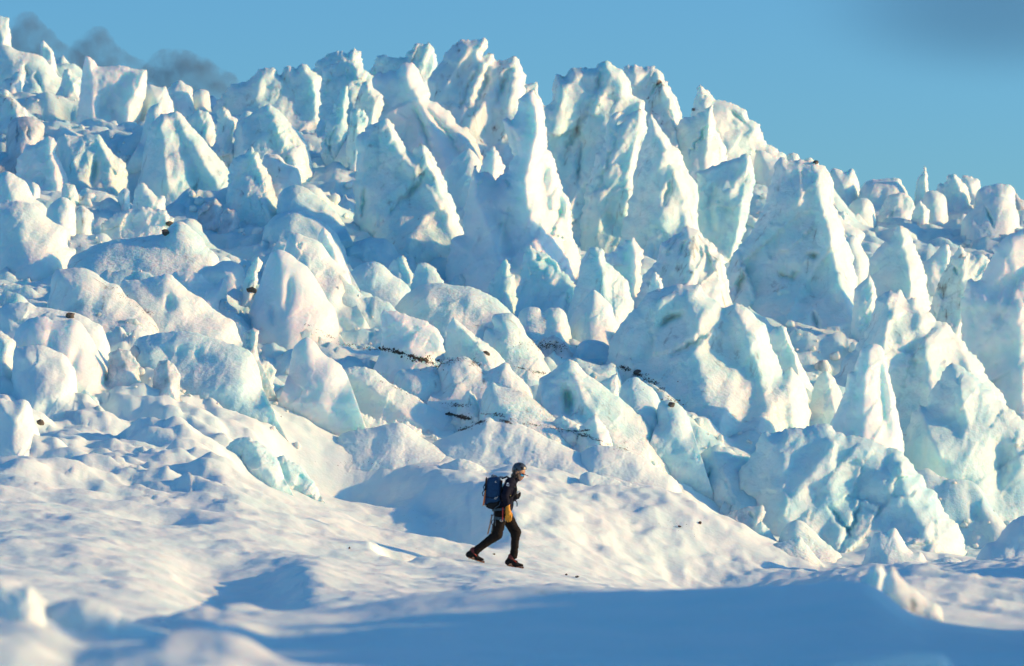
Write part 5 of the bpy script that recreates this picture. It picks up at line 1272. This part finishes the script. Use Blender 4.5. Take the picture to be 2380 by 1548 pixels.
OCT = np.array([(1, 0, 0), (-1, 0, 0), (0, 1, 0), (0, -1, 0), (0, 0, 1), (0, 0, -1)], float)
OCF = np.array([(0, 2, 4), (2, 1, 4), (1, 3, 4), (3, 0, 4), (2, 0, 5), (1, 2, 5), (3, 1, 5), (0, 3, 5)])
def grains(pts_r, seed, flat):
    rng = np.random.RandomState(seed); V, F = [], []
    for loc, nrm, r in pts_r:
        R = Vector(nrm).to_track_quat('Z', 'Y').to_matrix() @ Matrix.Rotation(rng.uniform(0, 6.28), 3, 'Z')
        v = OCT * rng.uniform(0.6, 1.35, (6, 1)) * np.array([r * rng.uniform(0.8, 1.8), r, r * flat])
        V.append(v @ np.array(R).T + np.array(loc)); F.append(OCF + 6 * len(F))
    return np.concatenate(V), np.concatenate(F)
def grit(line, n, wid, r0, r1, label, seed, name='grit_band', mat='grit'):
    L_ = resample(parse(line), 3.0); rng = np.random.RandomState(seed); out = []
    cl = fbm(np.stack([np.arange(len(L_)) * 0.13, np.zeros(len(L_)), np.zeros(len(L_))], -1), 3, seed)
    w = np.clip(0.16 + 1.8 * cl, 0.03, None); w /= w.sum()
    for k in rng.choice(len(L_), int(n * 1.2), p=w):
        q = L_[k] + rng.standard_t(3, 2) * wid * (0.45 + max(0, cl[k])) * np.array([1.8, 0.45])
        loc, nrm, ob = hit(*q)
        if loc is not None and ob.name not in PERSON_PARTS and ob.name.split('.')[0] != 'stone':
            out.append((loc, nrm, 0.42 * (r0 + (r1 - r0) * rng.rand() ** 3)))
    if not out: return
    V, F = grains(out, seed, 0.35)
    o = link(name, mesh_from(name, V, F, smooth=False), M[mat])
    tag(o, label, 'grit', kind='stuff')
grit('712,752 750,772 800,800 850,812 890,813', 170, 4, 0.015, 0.05, 'thin line of black grit trailing down from the egg-like serac', 1)
grit('885,810 905,813 935,822 960,828 985,836 1020,851', 420, 4.5, 0.02, 0.085, 'dark band of grit under the big cut boulder', 2)
grit('1015,853 1035,843 1060,834 1090,833 1110,850', 330, 6, 0.015, 0.05, 'dusting of black grit on the grit-stained mound', 3)
grit('1028,937 1060,940 1075,945', 90, 4, 0.015, 0.05, 'short smear of grit above the walking person, uppermost', 4)
grit('1040,962 1060,965 1080,972 1095,975', 300, 3.2, 0.02, 0.07, 'dense black smear of grit above the walking person', 5)
grit('1100,962 1150,962 1220,985 1270,992 1330,1002 1385,1022 1470,1052', 420, 3.2, 0.012, 0.05, 'long thin line of black grit crossing the mounds above the person', 6)
grit('1055,1004 1075,999 1095,991 1130,975', 260, 2.0, 0.015, 0.055, 'black grit edge running up the left side of the wide sunlit mound', 7)
grit('1165,976 1178,980 1188,985', 120, 2.2, 0.015, 0.06, 'small dark patch of grit on top of the wide sunlit mound', 8)
grit('1322,1001 1345,1003 1368,999', 110, 2.2, 0.015, 0.05, 'patch of grit between the two low sunlit pyramids', 9)
grit('1195,850 1220,858 1255,866 1272,868', 130, 3.5, 0.015, 0.05, 'grit streak on the ice right of the grit-stained mound', 10)
grit('1440,850 1470,866 1500,878 1530,900 1560,928 1600,946', 330, 4, 0.015, 0.065, 'dark grit lining the shadowed trough below the large dusky serac', 11)
grit('1245,795 1262,812 1285,800 1312,816', 260, 9, 0.012, 0.05, 'scattered grit on the dirty crumbled rubble pile', 12)
grit('870,880 900,893 930,905 985,932', 80, 3, 0.012, 0.04, 'sparse grit flecks along the long ramp-shaped block', 13)
grit('795,1076 850,1075 950,1080 1010,1085', 46, 9, 0.010, 0.026, 'few black specks on the snow crest left of the backpack', 14)
grit('1240,1376 1300,1380 1360,1376', 42, 6, 0.008, 0.022, 'black specks on the snow below the walking person', 15)
grit('1540,1215 1600,1240 1650,1262', 30, 10, 0.010, 0.026, 'black specks round the two stones on the snow flank', 16)
grit('240,655 270,675 300,700 345,728', 160, 4, 0.012, 0.04, 'brown sediment in the cracks of the sloping ledge', 17)
grit('840,1170 900,1185 1000,1215 1060,1225', 60, 14, 0.008, 0.022, 'fine black specks in the shaded hollow behind the person', 18)
grit('1535,187 1520,208 1505,230', 170, 2.0, 0.02, 0.06, 'dark sediment vein on the brownish skyline serac', 19)
grit('1585,246 1600,250 1612,256', 120, 2.5, 0.03, 0.09, 'dark gravel on the skyline notch beside the black rocks', 20)

# crumbled ice filling the gaps between the blocks
rng = np.random.RandomState(5)
out = []
for _ in range(1500):
    fx = rng.uniform(-40, 2420); fy = rng.uniform(130, 1060) if fx < 1700 else rng.uniform(400, 1300)
    loc, nrm, ob = hit(fx, fy)
    if loc is None or ob.name != 'glacier_ground' or loc.y < 76: continue
    out.append((loc, (nrm + Vector((0, 0, 0.6))).normalized(), 0.04 + (0.24 if loc.y > 95 else 0.12) * rng.rand() ** 2.5))
V, F = [], []
base = lump_mesh('crumb', 1.0, 3, 0.8, 2, 0.3)
BV = np.array([v.co[:] for v in base.vertices]); BF = np.array([p.vertices[:] for p in base.polygons])
bpy.data.meshes.remove(base)
for i, (loc, nrm, r) in enumerate(out):
    R = np.array(Matrix.Rotation(rng.uniform(0, 6.28), 3, 'Z') @ Matrix.Rotation(rng.uniform(0, 6.28), 3, 'X'))
    s_ = r * rng.uniform(0.7, 1.4, 3)
    V.append((BV * s_) @ R.T + np.array(loc)); F.append(BF + len(BV) * i)
o = link('ice_rubble', mesh_from('ice_rubble', np.concatenate(V), np.concatenate(F), smooth=True), M['pale'])
tag(o, 'small crumbled pieces of ice filling the gaps between the blocks', 'ice rubble', kind='stuff')

# ------------------------------------------------------------------ dusky mist rising behind the left skyline
def mist(name, label, lumps, Y, dens):
    m = bpy.data.materials.new(name); m.use_nodes = True
    nt = m.node_tree; nt.nodes.clear()
    out_ = nt.nodes.new('ShaderNodeOutputMaterial')
    pv = nt.nodes.new('ShaderNodeVolumePrincipled')
    pv.inputs['Color'].default_value = (0.22, 0.38, 0.54, 1)
    pv.inputs['Anisotropy'].default_value = 0.2
    tc = nd(nt, 'ShaderNodeTexCoord')
    n = nd(nt, 'ShaderNodeTexNoise', i_Scale=0.9, i_Detail=3.0, i_Roughness=0.6)
    r = nt.nodes.new('ShaderNodeMapRange')
    r.inputs['From Min'].default_value = 0.38; r.inputs['From Max'].default_value = 0.68
    r.inputs['To Min'].default_value = 0.0; r.inputs['To Max'].default_value = dens
    nt.links.new(tc.outputs['Object'], n.inputs['Vector']); nt.links.new(n.outputs['Fac'], r.inputs['Value'])
    nt.links.new(r.outputs[0], pv.inputs['Density']); nt.links.new(pv.outputs[0], out_.inputs['Volume'])
    c = unproject(lumps[0][0], lumps[0][1], Y); mpp = SF * Y
    pr = []
    for fx, fy, rx in lumps:
        q = unproject(fx, fy, Y) - c
        pr.append((q, q + np.array([0.01, 0.3, 0]), rx * mpp, rx * mpp))
    lo, hi = prims_box(pr, 0.6)
    V, F = surface_nets(blend(pr, 0.8, wr=0.0), lo, hi, 0.22)
    V = V + 0.25 * fbm(V * 0.9, 3, 4)[:, None] * (V - V.mean(0)) / (np.linalg.norm(V - V.mean(0), axis=1)[:, None] + 1e-6)
    o = link(name, mesh_from(name, V, F), m); o.location = c
    tag(o, label, 'mist', kind='stuff')
mist('mist', 'grey mist rising behind the upper left corner seracs', [(60, 70, 44), (75, 115, 52), (25, 130, 50), (120, 135, 46), (165, 160, 44)], 240, 0.8)
mist('mist', 'grey puff of mist above the rounded headland near the top left', [(225, 100, 40), (205, 135, 46), (255, 150, 42), (300, 165, 34), (330, 175, 30)], 238, 0.8)
mist('mist', 'low grey mist bank behind the skyline knob left of the pale hummock', [(415, 168, 54), (385, 150, 34), (460, 188, 52), (515, 205, 44), (360, 190, 46)], 236, 0.9)
def darkening(fxc, fyc, rx, rz, Y, dens):  # added soft volume that darkens the upper right corner of the sky
    m = bpy.data.materials.new('dark_volume'); m.use_nodes = True
    nt = m.node_tree; nt.nodes.clear()
    out_ = nt.nodes.new('ShaderNodeOutputMaterial'); pv = nt.nodes.new('ShaderNodeVolumePrincipled')
    pv.inputs['Color'].default_value = (0.10, 0.22, 0.40, 1)
    tc = nd(nt, 'ShaderNodeTexCoord'); ln = nd(nt, 'ShaderNodeVectorMath', operation='LENGTH')
    r = nt.nodes.new('ShaderNodeMapRange'); r.interpolation_type = 'SMOOTHERSTEP'
    for k_, v_ in (('From Min', 1.0), ('From Max', 0.15), ('To Min', 0.0), ('To Max', dens)): r.inputs[k_].default_value = v_
    nt.links.new(tc.outputs['Object'], ln.inputs[0]); nt.links.new(ln.outputs['Value'], r.inputs['Value'])
    nt.links.new(r.outputs[0], pv.inputs['Density']); nt.links.new(pv.outputs[0], out_.inputs['Volume'])
    bm = bmesh.new(); bmesh.ops.create_icosphere(bm, subdivisions=3, radius=1.0)
    me = bpy.data.meshes.new('darkening'); bm.to_mesh(me); bm.free()
    o = link('darkening', me, m); o.location = unproject(fxc, fyc, Y); mpp = SF * Y
    o.scale = (rx * mpp, rx * mpp * 0.6, rz * mpp)
    tag(o, 'added dark blue volume dimming the upper right of the sky', 'darkening', kind='stuff')
darkening(2340, 10, 600, 240, 420, 0.034)
